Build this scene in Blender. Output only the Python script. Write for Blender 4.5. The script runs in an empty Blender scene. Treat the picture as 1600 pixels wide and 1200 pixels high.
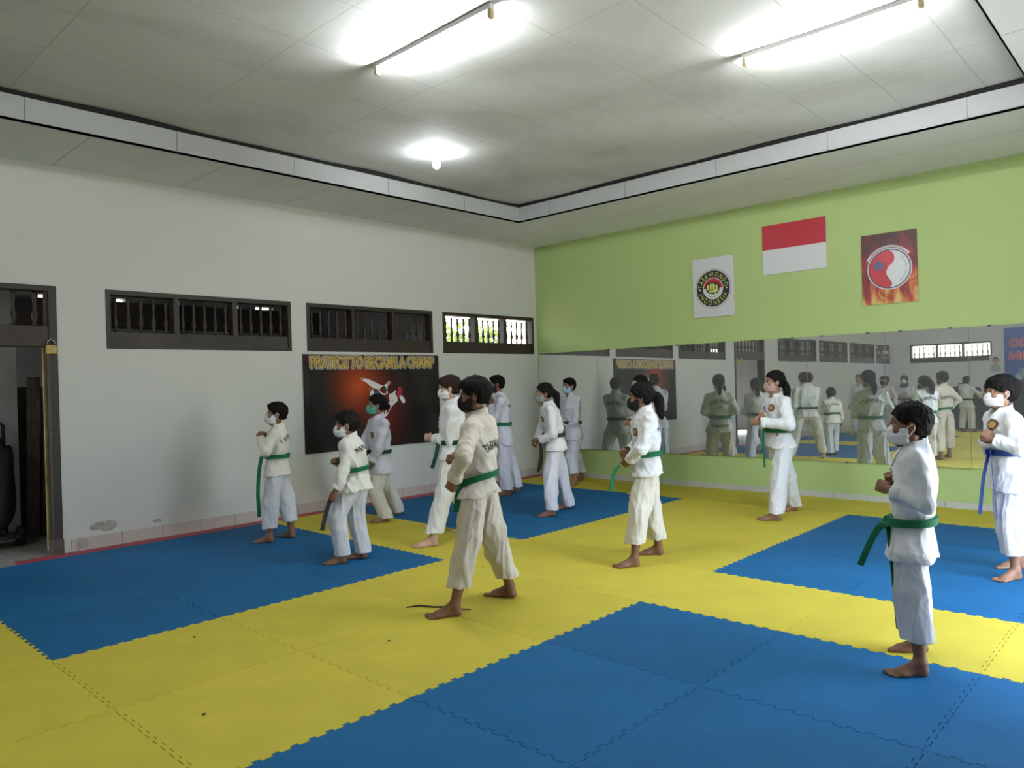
import bpy, bmesh, math, random
import numpy as np
from mathutils import Vector, Matrix
from mathutils.bvhtree import BVHTree

random.seed(7)
C = bpy.context.scene.collection
SC = bpy.context.scene
PI = math.pi

# ------------------------------------------------------------------ camera
cam_d = bpy.data.cameras.new('camera')
cam = bpy.data.objects.new('camera', cam_d)
C.objects.link(cam)
cam_d.sensor_width = 36.0
cam_d.lens = 26.137
cam_d.clip_start = 0.02
cam_d.clip_end = 300
_r = Vector((-0.68420, 0.72874, -0.02829))
_u = Vector((-0.02061, 0.01946, 0.99960))
_f = Vector((-0.72900, -0.68451, -0.00170))
cam.matrix_world = Matrix(((_r.x, _u.x, -_f.x, 4.2694), (_r.y, _u.y, -_f.y, 2.8659), (_r.z, _u.z, -_f.z, 1.5156), (0, 0, 0, 1)))
SC.camera = cam

# ------------------------------------------------------------------ world, exposure
SC.view_settings.view_transform = 'Standard'
SC.view_settings.look = 'None'
SC.view_settings.gamma = 1.0
SC.view_settings.use_curve_mapping = False
SC.view_settings.exposure = -0.07
SC.cycles.max_bounces = 8
SC.cycles.diffuse_bounces = 5
SC.cycles.glossy_bounces = 5
SC.cycles.caustics_reflective = False
SC.cycles.caustics_refractive = False
SC.cycles.sample_clamp_indirect = 4.0
SC.cycles.use_denoising = True

world = bpy.data.worlds.new('sky')
SC.world = world
world.use_nodes = True
wn = world.node_tree
sky = wn.nodes.new('ShaderNodeTexSky')
sky.sky_type = 'NISHITA'
sky.sun_disc = False
sky.sun_elevation = math.radians(48)
sky.sun_rotation = math.radians(200)
sky.dust_density = 4.0
sky.ozone_density = 0.6
bgn = wn.nodes['Background']
bgn.inputs['Strength'].default_value = 2.4
wn.links.new(sky.outputs['Color'], bgn.inputs['Color'])

sun_d = bpy.data.lights.new('sun', 'SUN')
sun_d.energy = 5.0
sun_d.angle = math.radians(1.0)
sun_d.color = (1.0, 0.95, 0.85)
sun = bpy.data.objects.new('sun', sun_d)
sun.rotation_euler = (math.radians(28), 0, math.radians(-12))
sun.location = (0, -20, 20)
C.objects.link(sun)


def daylight(name, loc, rot, sx, sy, power, col=(0.93, 0.97, 1.0)):
    """daylight coming in through one real opening of the room"""
    d = bpy.data.lights.new(name, 'AREA')
    d.shape = 'RECTANGLE'
    d.size, d.size_y, d.energy, d.color = sx, sy, power, col
    o = bpy.data.objects.new(name, d)
    o.location, o.rotation_euler = loc, rot
    C.objects.link(o)


TUBE_STRENGTH = 400.0
BULB_STRENGTH = 220.0
# wide open entrance in the near wall, just outside the right edge of the picture
daylight('entrance_daylight', (-1.3, 3.22, 1.35), (PI / 2 + 0.2, 0, PI), 2.5, 2.5, 98, (1.0, 0.985, 0.96))
daylight('corridor_daylight', (6.3, -8.45, 1.4), (PI / 2, 0, 0), 2.2, 2.0, 60)

# ------------------------------------------------------------------ materials
_mats = {}


def mat(name, col, rough=0.6, bump=0.0, bscale=60.0, var=0.0, vscale=3.0, metal=0.0, emit=0.0, spec=0.5, stretch=(1, 1, 1), rnd=0.0):
    if name in _mats:
        return _mats[name]
    m = bpy.data.materials.new(name)
    m.use_nodes = True
    nt = m.node_tree
    b = nt.nodes['Principled BSDF']
    b.inputs['Base Color'].default_value = (*col, 1)
    b.inputs['Roughness'].default_value = rough
    b.inputs['Metallic'].default_value = metal
    b.inputs['Specular IOR Level'].default_value = spec
    tc = nt.nodes.new('ShaderNodeTexCoord')
    mp = nt.nodes.new('ShaderNodeMapping')
    mp.inputs['Scale'].default_value = stretch
    nt.links.new(tc.outputs['Object'], mp.inputs['Vector'])
    src = None
    if var > 0:
        n = nt.nodes.new('ShaderNodeTexNoise')
        n.inputs['Scale'].default_value = vscale
        n.inputs['Detail'].default_value = 5
        nt.links.new(mp.outputs['Vector'], n.inputs['Vector'])
        r = nt.nodes.new('ShaderNodeMapRange')
        r.inputs['From Min'].default_value = 0.3
        r.inputs['From Max'].default_value = 0.7
        r.inputs['To Min'].default_value = 1 - var
        r.inputs['To Max'].default_value = 1 + var * 0.6
        nt.links.new(n.outputs['Fac'], r.inputs['Value'])
        src = r.outputs['Result']
    if rnd > 0:
        oi = nt.nodes.new('ShaderNodeObjectInfo')
        r2 = nt.nodes.new('ShaderNodeMapRange')
        r2.inputs['To Min'].default_value = 1 - rnd
        r2.inputs['To Max'].default_value = 1 + rnd
        nt.links.new(oi.outputs['Random'], r2.inputs['Value'])
        if src is None:
            src = r2.outputs['Result']
        else:
            mm = nt.nodes.new('ShaderNodeMath')
            mm.operation = 'MULTIPLY'
            nt.links.new(src, mm.inputs[0])
            nt.links.new(r2.outputs['Result'], mm.inputs[1])
            src = mm.outputs[0]
    if src is not None:
        mx = nt.nodes.new('ShaderNodeVectorMath')
        mx.operation = 'SCALE'
        mx.inputs[0].default_value = col
        nt.links.new(src, mx.inputs['Scale'])
        nt.links.new(mx.outputs['Vector'], b.inputs['Base Color'])
    if bump > 0:
        n2 = nt.nodes.new('ShaderNodeTexNoise')
        n2.inputs['Scale'].default_value = bscale
        n2.inputs['Detail'].default_value = 3
        nt.links.new(mp.outputs['Vector'], n2.inputs['Vector'])
        bp = nt.nodes.new('ShaderNodeBump')
        bp.inputs['Strength'].default_value = bump
        bp.inputs['Distance'].default_value = 0.01
        nt.links.new(n2.outputs['Fac'], bp.inputs['Height'])
        nt.links.new(bp.outputs['Normal'], b.inputs['Normal'])
    if emit > 0:
        b.inputs['Emission Color'].default_value = (*col, 1)
        b.inputs['Emission Strength'].default_value = emit
    _mats[name] = m
    return m


def stained(name, col, seam=None, seamcol=(0.2, 0.2, 0.19), stain=(0.3, 0.29, 0.26), amount=0.35, vs=0.8, lowstain=False, seamoff=(0, 0, 0), msize=0.004, axis='XY'):
    """painted board or plaster: mottled grime and, where asked, panel joints"""
    m = mat(name, col, rough=0.75, bump=0.12, bscale=25, spec=0.25)
    nt = m.node_tree
    b = nt.nodes['Principled BSDF']
    tc = nt.nodes['Texture Coordinate'] if 'Texture Coordinate' in nt.nodes else nt.nodes.new('ShaderNodeTexCoord')
    n = nt.nodes.new('ShaderNodeTexNoise')
    n.inputs['Scale'].default_value = vs
    n.inputs['Detail'].default_value = 6
    n.inputs['Roughness'].default_value = 0.6
    n.inputs['Distortion'].default_value = 0.6
    nt.links.new(tc.outputs['Object'], n.inputs['Vector'])
    r = nt.nodes.new('ShaderNodeMapRange')
    r.inputs['From Min'].default_value = 0.48
    r.inputs['From Max'].default_value = 0.78
    r.inputs['To Max'].default_value = amount
    nt.links.new(n.outputs['Fac'], r.inputs['Value'])
    mx = nt.nodes.new('ShaderNodeMix')
    mx.data_type = 'RGBA'
    mx.inputs['A'].default_value = (*col, 1)
    mx.inputs['B'].default_value = (*stain, 1)
    nt.links.new(r.outputs['Result'], mx.inputs['Factor'])
    out = mx.outputs['Result']
    if seam:
        br = nt.nodes.new('ShaderNodeTexBrick')
        br.offset = 0.0
        br.inputs['Scale'].default_value = 1.0
        br.inputs['Mortar Size'].default_value = msize
        br.inputs['Mortar Smooth'].default_value = 0.0
        br.inputs['Brick Width'].default_value = seam[0]
        br.inputs['Row Height'].default_value = seam[1]
        mp = nt.nodes.new('ShaderNodeMapping')
        mp.inputs['Location'].default_value = seamoff
        if axis == 'XZ':
            mp.inputs['Rotation'].default_value = (-PI / 2, 0, 0)
        if axis == 'YZ':
            mp.inputs['Rotation'].default_value = (-PI / 2, 0, -PI / 2)
        nt.links.new(tc.outputs['Object'], mp.inputs['Vector'])
        nt.links.new(mp.outputs['Vector'], br.inputs['Vector'])
        m2 = nt.nodes.new('ShaderNodeMix')
        m2.data_type = 'RGBA'
        m2.inputs['B'].default_value = (*seamcol, 1)
        nt.links.new(br.outputs['Fac'], m2.inputs['Factor'])
        nt.links.new(out, m2.inputs['A'])
        out = m2.outputs['Result']
    nt.links.new(out, b.inputs['Base Color'])
    return m


# ------------------------------------------------------------------ mesh helpers
class MB:
    """collects faces of one mesh"""

    def __init__(self):
        self.v, self.f = [], []

    def add(self, v, f):
        o = len(self.v)
        self.v += [tuple(p) for p in v]
        self.f += [tuple(i + o for i in q) for q in f]
        return self

    def box(self, a, b):
        x0, y0, z0 = a
        x1, y1, z1 = b
        return self.add([(x0, y0, z0), (x1, y0, z0), (x1, y1, z0), (x0, y1, z0), (x0, y0, z1), (x1, y0, z1), (x1, y1, z1), (x0, y1, z1)],
                        [(3, 2, 1, 0), (4, 5, 6, 7), (0, 1, 5, 4), (1, 2, 6, 5), (2, 3, 7, 6), (3, 0, 4, 7)])

    def tube(self, pts, rad, n=10, caps=True):
        pts = [Vector(p) for p in pts]
        rad = rad if isinstance(rad, (list, tuple)) else [rad] * len(pts)
        rings = []
        up = None
        for i, p in enumerate(pts):
            t = (pts[min(i + 1, len(pts) - 1)] - pts[max(i - 1, 0)]).normalized()
            if up is None:
                up = Vector((0, 0, 1)) if abs(t.z) < 0.9 else Vector((1, 0, 0))
            s = t.cross(up).normalized()
            up = s.cross(t).normalized()
            rings.append([p + (s * math.cos(2 * PI * k / n) + up * math.sin(2 * PI * k / n)) * rad[i] for k in range(n)])
        v = [q for r in rings for q in r]
        f = [(i * n + k, i * n + (k + 1) % n, (i + 1) * n + (k + 1) % n, (i + 1) * n + k) for i in range(len(rings) - 1) for k in range(n)]
        if caps:
            f += [tuple(range(n - 1, -1, -1)), tuple(range((len(rings) - 1) * n, len(rings) * n))]
        return self.add(v, f)

    def lathe(self, prof, n=12, base=(0, 0, 0)):
        bx, by, bz = base
        v = [(bx + r * math.cos(2 * PI * k / n), by + r * math.sin(2 * PI * k / n), bz + z) for r, z in prof for k in range(n)]
        f = [(i * n + k, i * n + (k + 1) % n, (i + 1) * n + (k + 1) % n, (i + 1) * n + k) for i in range(len(prof) - 1) for k in range(n)]
        f += [tuple(range(n - 1, -1, -1)), tuple(range((len(prof) - 1) * n, len(prof) * n))]
        return self.add(v, f)

    def plate(self, poly, fr, th):
        """flat 2D outline given a frame (origin, right, up, out), th thick towards out"""
        o, r, u, w = fr
        n = len(poly)
        a = [o + r * x + u * y for x, y in poly]
        b = [p + w * th for p in a]
        return self.add(a + b, [tuple(range(n - 1, -1, -1)), tuple(range(n, 2 * n))] + [(i, (i + 1) % n, n + (i + 1) % n, n + i) for i in range(n)])

    def build(self, name, m, parent=None, smooth=False, mesh=None):
        me = bpy.data.meshes.new(name)
        me.from_pydata(self.v, [], self.f)
        if isinstance(m, (list, tuple)):
            for q in m:
                me.materials.append(q)
        else:
            me.materials.append(m)
        if smooth:
            me.polygons.foreach_set('use_smooth', [True] * len(me.polygons))
        me.update()
        o = bpy.data.objects.new(name, me)
        C.objects.link(o)
        if parent:
            o.parent = parent
        return o


def tag(o, label=None, cat=None, group=None, kind=None):
    if label:
        o['label'] = label
    if cat:
        o['category'] = cat
    if group:
        o['group'] = group
    if kind:
        o['kind'] = kind
    return o


def empty(name, loc=(0, 0, 0)):
    o = bpy.data.objects.new(name, None)
    o.empty_display_size = 0.1
    o.location = loc
    C.objects.link(o)
    return o


def bevel(o, w=0.004, seg=2):
    md = o.modifiers.new('bevel', 'BEVEL')
    md.width, md.segments, md.limit_method = w, seg, 'ANGLE'
    return o


def struct(o):
    o['kind'] = 'structure'
    return o


def text_mesh(s, size, spacing=1.0, bold=0.0):
    """letters as triangles in 2D, with the width of the whole line"""
    cu = bpy.data.curves.new('letters', 'FONT')
    cu.body = s
    cu.size = size
    cu.space_character = spacing
    cu.resolution_u = 3
    cu.offset = bold * size
    ob = bpy.data.objects.new('letters', cu)
    C.objects.link(ob)
    me = bpy.data.meshes.new_from_object(ob.evaluated_get(bpy.context.evaluated_depsgraph_get()))
    v = [(p.co.x, p.co.y) for p in me.vertices]
    f = [tuple(p.vertices) for p in me.polygons]
    bpy.data.objects.remove(ob)
    bpy.data.curves.remove(cu)
    bpy.data.meshes.remove(me)
    w = max([p[0] for p in v], default=0)
    return v, f, w


def flat_text(mb, s, size, fr, cx, y, off, bold=0.0, squash=1.0, width=None):
    v, f, w = text_mesh(s, size)
    sx = squash if width is None else width / max(w, 1e-6)
    o, r, u, n = fr
    copies = [(0, 0)] if bold == 0 else [(bold * math.cos(a * PI / 4), bold * math.sin(a * PI / 4)) for a in range(8)]
    for i, (dx, dy) in enumerate(copies):
        mb.add([o + r * (cx + (p[0] - w / 2) * sx + dx) + u * (y + p[1] + dy) + n * (off + i * 0.00005) for p in v], f)


def arc_text(mb, s, size, fr, rad, ang0, off, top=True, squash=1.0, step=None):
    """letters set around a circle centred on the frame's origin"""
    o, r, u, n = fr
    items = [text_mesh(ch, size) for ch in s]
    ws = [(w if w > 0 else size * 0.35) * squash + size * 0.12 for _, _, w in items]
    tot = sum(ws) / rad
    a = ang0 + tot / 2 if top else ang0 - tot / 2
    for (v, f, w), wd in zip(items, ws):
        da = wd / rad
        am = a - da / 2 if top else a + da / 2
        ca, sa = math.cos(am), math.sin(am)
        for_pts = []
        for p in v:
            x = (p[0] - w / 2) * squash
            if top:
                rr = rad + p[1]
                for_pts.append(o + r * (rr * ca + x * sa) + u * (rr * sa - x * ca) + n * off)
            else:
                rr = rad + size * 0.7 - p[1]
                for_pts.append(o + r * (rr * ca - x * sa) + u * (rr * sa + x * ca) + n * off)
        mb.add(for_pts, f)
        a = a - da if top else a + da


def ring_pts(rad, n=40, a0=0, a1=2 * PI):
    return [(rad * math.cos(a0 + (a1 - a0) * k / n), rad * math.sin(a0 + (a1 - a0) * k / n)) for k in range(n + (0 if abs(a1 - a0 - 2 * PI) < 1e-6 else 1))]


# ------------------------------------------------------------------ room shell
XG, YW, YR, XE = -4.99, -5.24, 3.05, 12.4       # mirror wall, window wall, near wall, far end wall
ZT, ZC = 3.735, 4.0
M_white = stained('white_plaster', (0.65, 0.66, 0.63), amount=0.14, stain=(0.42, 0.41, 0.37), vs=0.7)
M_green = stained('lime_green_paint', (0.42, 0.54, 0.22), amount=0.18, stain=(0.30, 0.40, 0.17), vs=0.8)
M_ceil = stained('ceiling_board', (0.64, 0.655, 0.635), seam=(1.24, 0.66), seamoff=(1.09, 0.50, 0), seamcol=(0.44, 0.44, 0.42), stain=(0.30, 0.29, 0.27), amount=0.55, vs=0.55, msize=0.0035)
M_soffit = stained('soffit_board', (0.72, 0.74, 0.72), amount=0.2, seam=(1.22, 40), seamoff=(0.4, 20, 0), msize=0.003)
M_fascia = stained('fascia_board', (0.42, 0.44, 0.44), amount=0.12)
M_void = mat('dark_roof_void', (0.012, 0.011, 0.010), rough=0.9)  # near-black colour stands in for the shade inside the roof void
M_brown = mat('dark_brown_wood', (0.030, 0.020, 0.016), rough=0.55, var=0.35, vscale=6, stretch=(1, 1, 8), bump=0.1, bscale=30)
M_board = mat('dusty_brown_board', (0.055, 0.046, 0.038), rough=0.7, var=0.45, vscale=2.5)
M_floor = stained('grey_cement_tile', (0.33, 0.32, 0.29), amount=0.4, stain=(0.2, 0.19, 0.17), seam=(0.4, 0.4), seamcol=(0.16, 0.16, 0.15), vs=1.2)


def wall_panel(name, m, axis, pos, thick, u0, u1, z0, z1, holes):
    """wall slab with real openings: axis 'x' runs along x at y=pos, 'y' runs along y at x=pos; thick is signed, away from the room"""
    us = sorted({u0, u1, *[h[0] for h in holes], *[h[1] for h in holes]})
    zs = sorted({z0, z1, *[h[2] for h in holes], *[h[3] for h in holes]})
    mb = MB()

    def P(u, d, z):
        return (u, pos + d, z) if axis == 'x' else (pos + d, u, z)

    def solid(i, j):
        if i < 0 or j < 0 or i >= len(us) - 1 or j >= len(zs) - 1:
            return False
        cu, cz = (us[i] + us[i + 1]) / 2, (zs[j] + zs[j + 1]) / 2
        return not any(h[0] < cu < h[1] and h[2] < cz < h[3] for h in holes)
    for i in range(len(us) - 1):
        for j in range(len(zs) - 1):
            if not solid(i, j):
                continue
            a, b, c, d = us[i], us[i + 1], zs[j], zs[j + 1]
            mb.add([P(a, 0, c), P(b, 0, c), P(b, 0, d), P(a, 0, d)], [(0, 1, 2, 3)])
            mb.add([P(a, thick, c), P(b, thick, c), P(b, thick, d), P(a, thick, d)], [(3, 2, 1, 0)])
            if not solid(i - 1, j):
                mb.add([P(a, 0, c), P(a, 0, d), P(a, thick, d), P(a, thick, c)], [(0, 1, 2, 3)])
            if not solid(i + 1, j):
                mb.add([P(b, 0, c), P(b, thick, c), P(b, thick, d), P(b, 0, d)], [(0, 1, 2, 3)])
            if not solid(i, j - 1):
                mb.add([P(a, 0, c), P(a, thick, c), P(b, thick, c), P(b, 0, c)], [(0, 1, 2, 3)])
            if not solid(i, j + 1):
                mb.add([P(a, 0, d), P(b, 0, d), P(b, thick, d), P(a, thick, d)], [(0, 1, 2, 3)])
    o = mb.build(name, m)
    bm = bmesh.new()
    bm.from_mesh(o.data)
    bmesh.ops.remove_doubles(bm, verts=bm.verts, dist=1e-4)
    bmesh.ops.recalc_face_normals(bm, faces=bm.faces)
    bm.to_mesh(o.data)
    bm.free()
    return struct(o)


WZ0, WZ1 = 1.975, 2.575
WIN = [(-4.915, -2.927), (-2.732, -0.693), (-0.483, 1.592), (4.2, 6.25), (6.45, 8.5), (8.7, 10.75), (10.95, 11.95)]
DOOR = (2.03, 3.42, -0.02, 2.573)
wall_panel('wall_left', M_white, 'x', YW, -0.15, XG, XE, -0.02, 4.15, [(a, b, WZ0, WZ1) for a, b in WIN] + [DOOR])
wall_panel('wall_back', M_green, 'y', XG, -0.15, YW - 0.15, YR + 0.15, -0.02, 4.15, [])
wall_panel('wall_front', M_white, 'y', XE, 0.15, YW - 0.15, YR + 0.15, -0.02, 4.15, [(-4.75, -2.45, WZ0, WZ1)])
wall_panel('wall_right', M_white, 'x', YR, 0.15, XG, XE, -0.02, 4.15, [(-2.6, 0.0, -0.02, 2.7)])
d2 = struct(empty('door_2', (-1.3, YR, 0)))
struct(MB().box((XG - 0.15, -8.4, -0.06), (XE + 0.15, YR + 0.15, -0.02)).build('floor', M_floor))

# ceiling: soffit ring, upstand and a slightly sagging board ceiling above a dark gap
IX0, IX1, IY0, IY1 = -3.385, 10.8, -4.10, 1.88
mb = MB()
mb.box((XG, YW, ZT), (XE, IY0, ZT + 0.02)).box((XG, IY1, ZT), (XE, YR, ZT + 0.02))
mb.box((XG, IY0, ZT), (IX0, IY1, ZT + 0.02)).box((IX1, IY0, ZT), (XE, IY1, ZT + 0.02))
sof = struct(mb.build('trim_1', M_soffit))
mb = MB()
t, top = 0.012, 3.945
mb.box((IX0, IY0 - t, ZT), (IX1, IY0, top)).box((IX0, IY1, ZT), (IX1, IY1 + t, top))
mb.box((IX0 - t, IY0 - t, ZT), (IX0, IY1 + t, top)).box((IX1, IY0 - t, ZT), (IX1 + t, IY1 + t, top))
fas = struct(mb.build('trim_2', M_fascia))
jm = mat('board_joint_gap', (0.16, 0.16, 0.15), rough=0.9)
mb = MB()
for x in (-2.35, -1.13, 0.09, 1.31, 2.53, 3.75):
    mb.box((x, IY0 + 0.0005, ZT + 0.003), (x + 0.006, IY0 + 0.002, top))
    mb.box((x + 0.3, IY1 - 0.002, ZT + 0.003), (x + 0.306, IY1 - 0.0005, top))
for y in (-3.55, -2.33, -1.11, 0.11, 1.33):
    mb.box((IX0 + 0.0005, y, ZT + 0.003), (IX0 + 0.002, y + 0.006, top))
mb.build('board_joint', jm, fas)
mb = MB()
NX, NY = 90, 44
X0, X1, Y0, Y1 = IX0 - 0.02, IX1 + 0.02, IY0 - 0.02, IY1 + 0.02
vs = []
for i in range(NX + 1):
    for j in range(NY + 1):
        x, y = X0 + (X1 - X0) * i / NX, Y0 + (Y1 - Y0) * j / NY
        sag = 0.010 * math.sin(x * 2.1 + 0.7) * math.sin(y * 1.9 + 0.4) + 0.006 * math.sin(x * 4.7 + y * 3.1)
        vs.append((x, y, ZC - 0.006 + sag))
fs = [(i * (NY + 1) + j, i * (NY + 1) + j + 1, (i + 1) * (NY + 1) + j + 1, (i + 1) * (NY + 1) + j) for i in range(NX) for j in range(NY)]
mb.add(vs, fs)
struct(mb.build('ceiling', M_ceil, smooth=True))
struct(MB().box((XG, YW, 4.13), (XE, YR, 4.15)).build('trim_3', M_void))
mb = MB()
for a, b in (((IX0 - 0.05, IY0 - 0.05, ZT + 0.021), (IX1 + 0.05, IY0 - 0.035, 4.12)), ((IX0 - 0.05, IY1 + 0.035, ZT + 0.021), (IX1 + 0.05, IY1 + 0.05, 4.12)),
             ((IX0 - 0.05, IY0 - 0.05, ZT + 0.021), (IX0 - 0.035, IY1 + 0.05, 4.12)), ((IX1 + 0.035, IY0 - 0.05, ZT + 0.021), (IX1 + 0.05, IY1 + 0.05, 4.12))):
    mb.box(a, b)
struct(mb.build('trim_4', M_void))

# skirtings
M_skirt = stained('skirting_tile', (0.56, 0.52, 0.49), amount=0.4, stain=(0.35, 0.31, 0.28), seam=(0.4, 40), seamoff=(0.1, 20, 0), seamcol=(0.3, 0.28, 0.26), vs=3, axis='XY')
M_skirt2 = stained('grey_skirting_tile', (0.50, 0.51, 0.49), amount=0.35, stain=(0.3, 0.3, 0.28), vs=3)
struct(MB().box((XG + 0.002, YW, -0.02), (2.03 - 0.07, YW + 0.012, 0.115)).box((3.5, YW, -0.02), (XE, YW + 0.012, 0.115)).build('baseboard_left', M_skirt))
sk = struct(MB().box((XG, YW + 0.012, -0.02), (XG + 0.012, YR, 0.07)).build('baseboard_back', M_skirt2))
mb = MB()
for k in range(20):
    y = -4.9 + 0.4 * k
    mb.box((XG + 0.0122, y, 0.0), (XG + 0.0132, y + 0.004, 0.07))
mb.build('tile_joint', jm, sk)
# peeling plaster low on the window wall
M_peel = mat('bare_plaster', (0.42, 0.41, 0.37), rough=0.9, var=0.3, vscale=20)
rng = random.Random(3)
WL = bpy.data.objects['wall_left']
for cx, cz, rx, rz in ((1.66, 0.20, 0.13, 0.05), (1.86, 0.06, 0.05, 0.05), (1.15, 0.17, 0.05, 0.018), (-3.6, 0.2, 0.12, 0.03)):
    pts = [(rx * (0.75 + 0.5 * rng.random()) * math.cos(2 * PI * k / 18), rz * (0.7 + 0.6 * rng.random()) * math.sin(2 * PI * k / 18)) for k in range(18)]
    MB().plate(pts, (Vector((cx, YW + 0.0121 if cz < 0.11 else YW + 0.0005, cz)), Vector((-1, 0, 0)), Vector((0, 0, 1)), Vector((0, 1, 0))), 0.0015).build('peeled_paint', M_peel, WL)

# ------------------------------------------------------------------ wall windows with turned balusters
BH = 0.355


def bal_prof(h, r=0.027):
    pr = [(0.0, 0.55), (0.07, 0.75), (0.11, 0.45), (0.16, 0.55), (0.28, 1.0), (0.38, 0.8), (0.47, 0.45), (0.53, 0.62), (0.58, 0.4), (0.68, 0.5), (0.80, 0.72), (0.86, 0.48), (0.92, 0.7), (1.0, 0.5)]
    return [(r * a, h * z) for z, a in pr]


BAL = MB().lathe(bal_prof(BH), 10)
bal_mesh = None


def window(name, axis, pos, out, a, b, bays=3, per=5, board=M_board):
    """timber grille filling one opening: frame, lower board, mullions, balusters; out = direction away from the room"""
    global bal_mesh
    root = struct(empty(name, ((a + b) / 2, pos, WZ0) if axis == 'x' else (pos, (a + b) / 2, WZ0)))
    ox, oy, oz = root.location

    def BX(mb, u0, u1, d0, d1, z0, z1):
        d0, d1 = sorted((d0 * out, d1 * out))
        if axis == 'x':
            mb.box((u0 - ox, pos + d0 - oy, z0 - oz), (u1 - ox, pos + d1 - oy, z1 - oz))
        else:
            mb.box((pos + d0 - ox, u0 - oy, z0 - oz), (pos + d1 - ox, u1 - oy, z1 - oz))
    mb = MB()
    e = 0.002
    BX(mb, a + e, a + 0.045, -0.008, 0.145, WZ0 + e, WZ1 - e)
    BX(mb, b - 0.045, b - e, -0.008, 0.145, WZ0 + e, WZ1 - e)
    BX(mb, a + 0.045, b - 0.045, -0.008, 0.145, WZ1 - 0.05, WZ1 - e)
    BX(mb, a + 0.045, b - 0.045, -0.008, 0.145, WZ0 + e, WZ0 + 0.03)
    mb.build('frame', M_brown, root)
    mb = MB()
    BX(mb, a + 0.046, b - 0.046, 0.01, 0.04, WZ0 + 0.03, WZ0 + 0.17)
    mb.build('lower_board', board, root)
    w = (b - a - 0.09)
    for k in range(1, bays):
        mb = MB()
        u = a + 0.045 + w * k / bays
        BX(mb, u - 0.028, u + 0.028, 0.0, 0.12, WZ0 + 0.17, WZ1 - 0.05)
        mb.build('mullion', M_brown, root)
    for k in range(bays):
        u0 = a + 0.045 + w * k / bays + (0.028 if k else 0)
        u1 = a + 0.045 + w * (k + 1) / bays - (0.028 if k < bays - 1 else 0)
        for q in range(per):
            u = u0 + (u1 - u0) * (q + 0.5) / per
            if bal_mesh is None:
                o = BAL.build('baluster', M_brown, root, smooth=True)
                bal_mesh = o.data
            else:
                o = bpy.data.objects.new('baluster', bal_mesh)
                C.objects.link(o)
                o.parent = root
            d = 0.06 * out
            o.location = (u - ox, pos + d - oy, 0.17) if axis == 'x' else (pos + d - ox, u - oy, 0.17)
    return root


for i, (a, b) in enumerate(WIN):
    window('window_%d' % (i + 1), 'x', YW, -1, a, b, bays=3 if b - a > 1.5 else 2, board=M_board if i == 2 else M_brown)
window('window_8', 'y', XE, 1, -4.75, -2.45)
MB().box((-1.298, 0.0, -0.02), (-1.23, 0.148, 2.63)).box((1.23, 0.0, -0.02), (1.298, 0.148, 2.63)).box((-1.298, 0.0, 2.63), (1.298, 0.148, 2.698)).build('frame', M_brown, d2)

# ------------------------------------------------------------------ doorway
dr = struct(empty('door_1', ((DOOR[0] + DOOR[1]) / 2, YW, 0)))
ox = dr.location.x
a, b = DOOR[0] - ox, DOOR[1] - ox
mb = MB()
mb.box((a + 0.002, -0.16, -0.02), (a + 0.075, 0.012, 2.57)).box((b - 0.075, -0.16, -0.02), (b - 0.002, 0.012, 2.57))
mb.box((a + 0.075, -0.16, 2.52), (b - 0.075, 0.012, 2.57)).box((a + 0.075, -0.155, 1.985), (b - 0.075, 0.006, 2.185))
bevel(mb.build('frame', M_brown, dr), 0.005)
TB = MB().lathe(bal_prof(0.335, 0.034), 10)
tm = None
for k in range(7):
    x = a + 0.075 + (b - a - 0.15) * (k + 0.5) / 7
    if tm is None:
        o = TB.build('baluster', M_brown, dr, smooth=True)
        tm = o.data
    else:
        o = bpy.data.objects.new('baluster', tm)
        C.objects.link(o)
        o.parent = dr
    o.location = (x, -0.08, 2.185)
M_yel = mat('yellowed_wood_edge', (0.42, 0.33, 0.12), rough=0.6, var=0.3, vscale=8)
MB().box((a + 0.076, -0.145, 0.02), (a + 0.098, -0.105, 1.98)).build('stop_bead', M_yel, dr)
MB().box((a - 0.0, -0.1, -0.02), (a + 0.09, 0.03, 0.13)).build('frame_foot', mat('worn_timber_foot', (0.10, 0.08, 0.065), rough=0.8, var=0.4), dr)
# padlock and hasp at the frame corner
pl = empty('padlock', (2.095, YW + 0.03, 1.965))
tag(pl, 'yellow padlock hanging at the top corner of the dark doorway', 'padlock')
bevel(MB().box((-0.045, -0.012, -0.05), (0.045, 0.022, 0.035)).build('lock_body', mat('yellow_brass', (0.50, 0.34, 0.09), rough=0.45, var=0.2, vscale=20), pl), 0.008)
MB().tube([(-0.028, 0.005, 0.03), (-0.028, 0.005, 0.07), (0, 0.005, 0.092), (0.028, 0.005, 0.07), (0.028, 0.005, 0.03)], 0.007, 8).build('shackle', mat('dull_steel', (0.4, 0.38, 0.35), rough=0.4, metal=0.9), pl, True)

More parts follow.
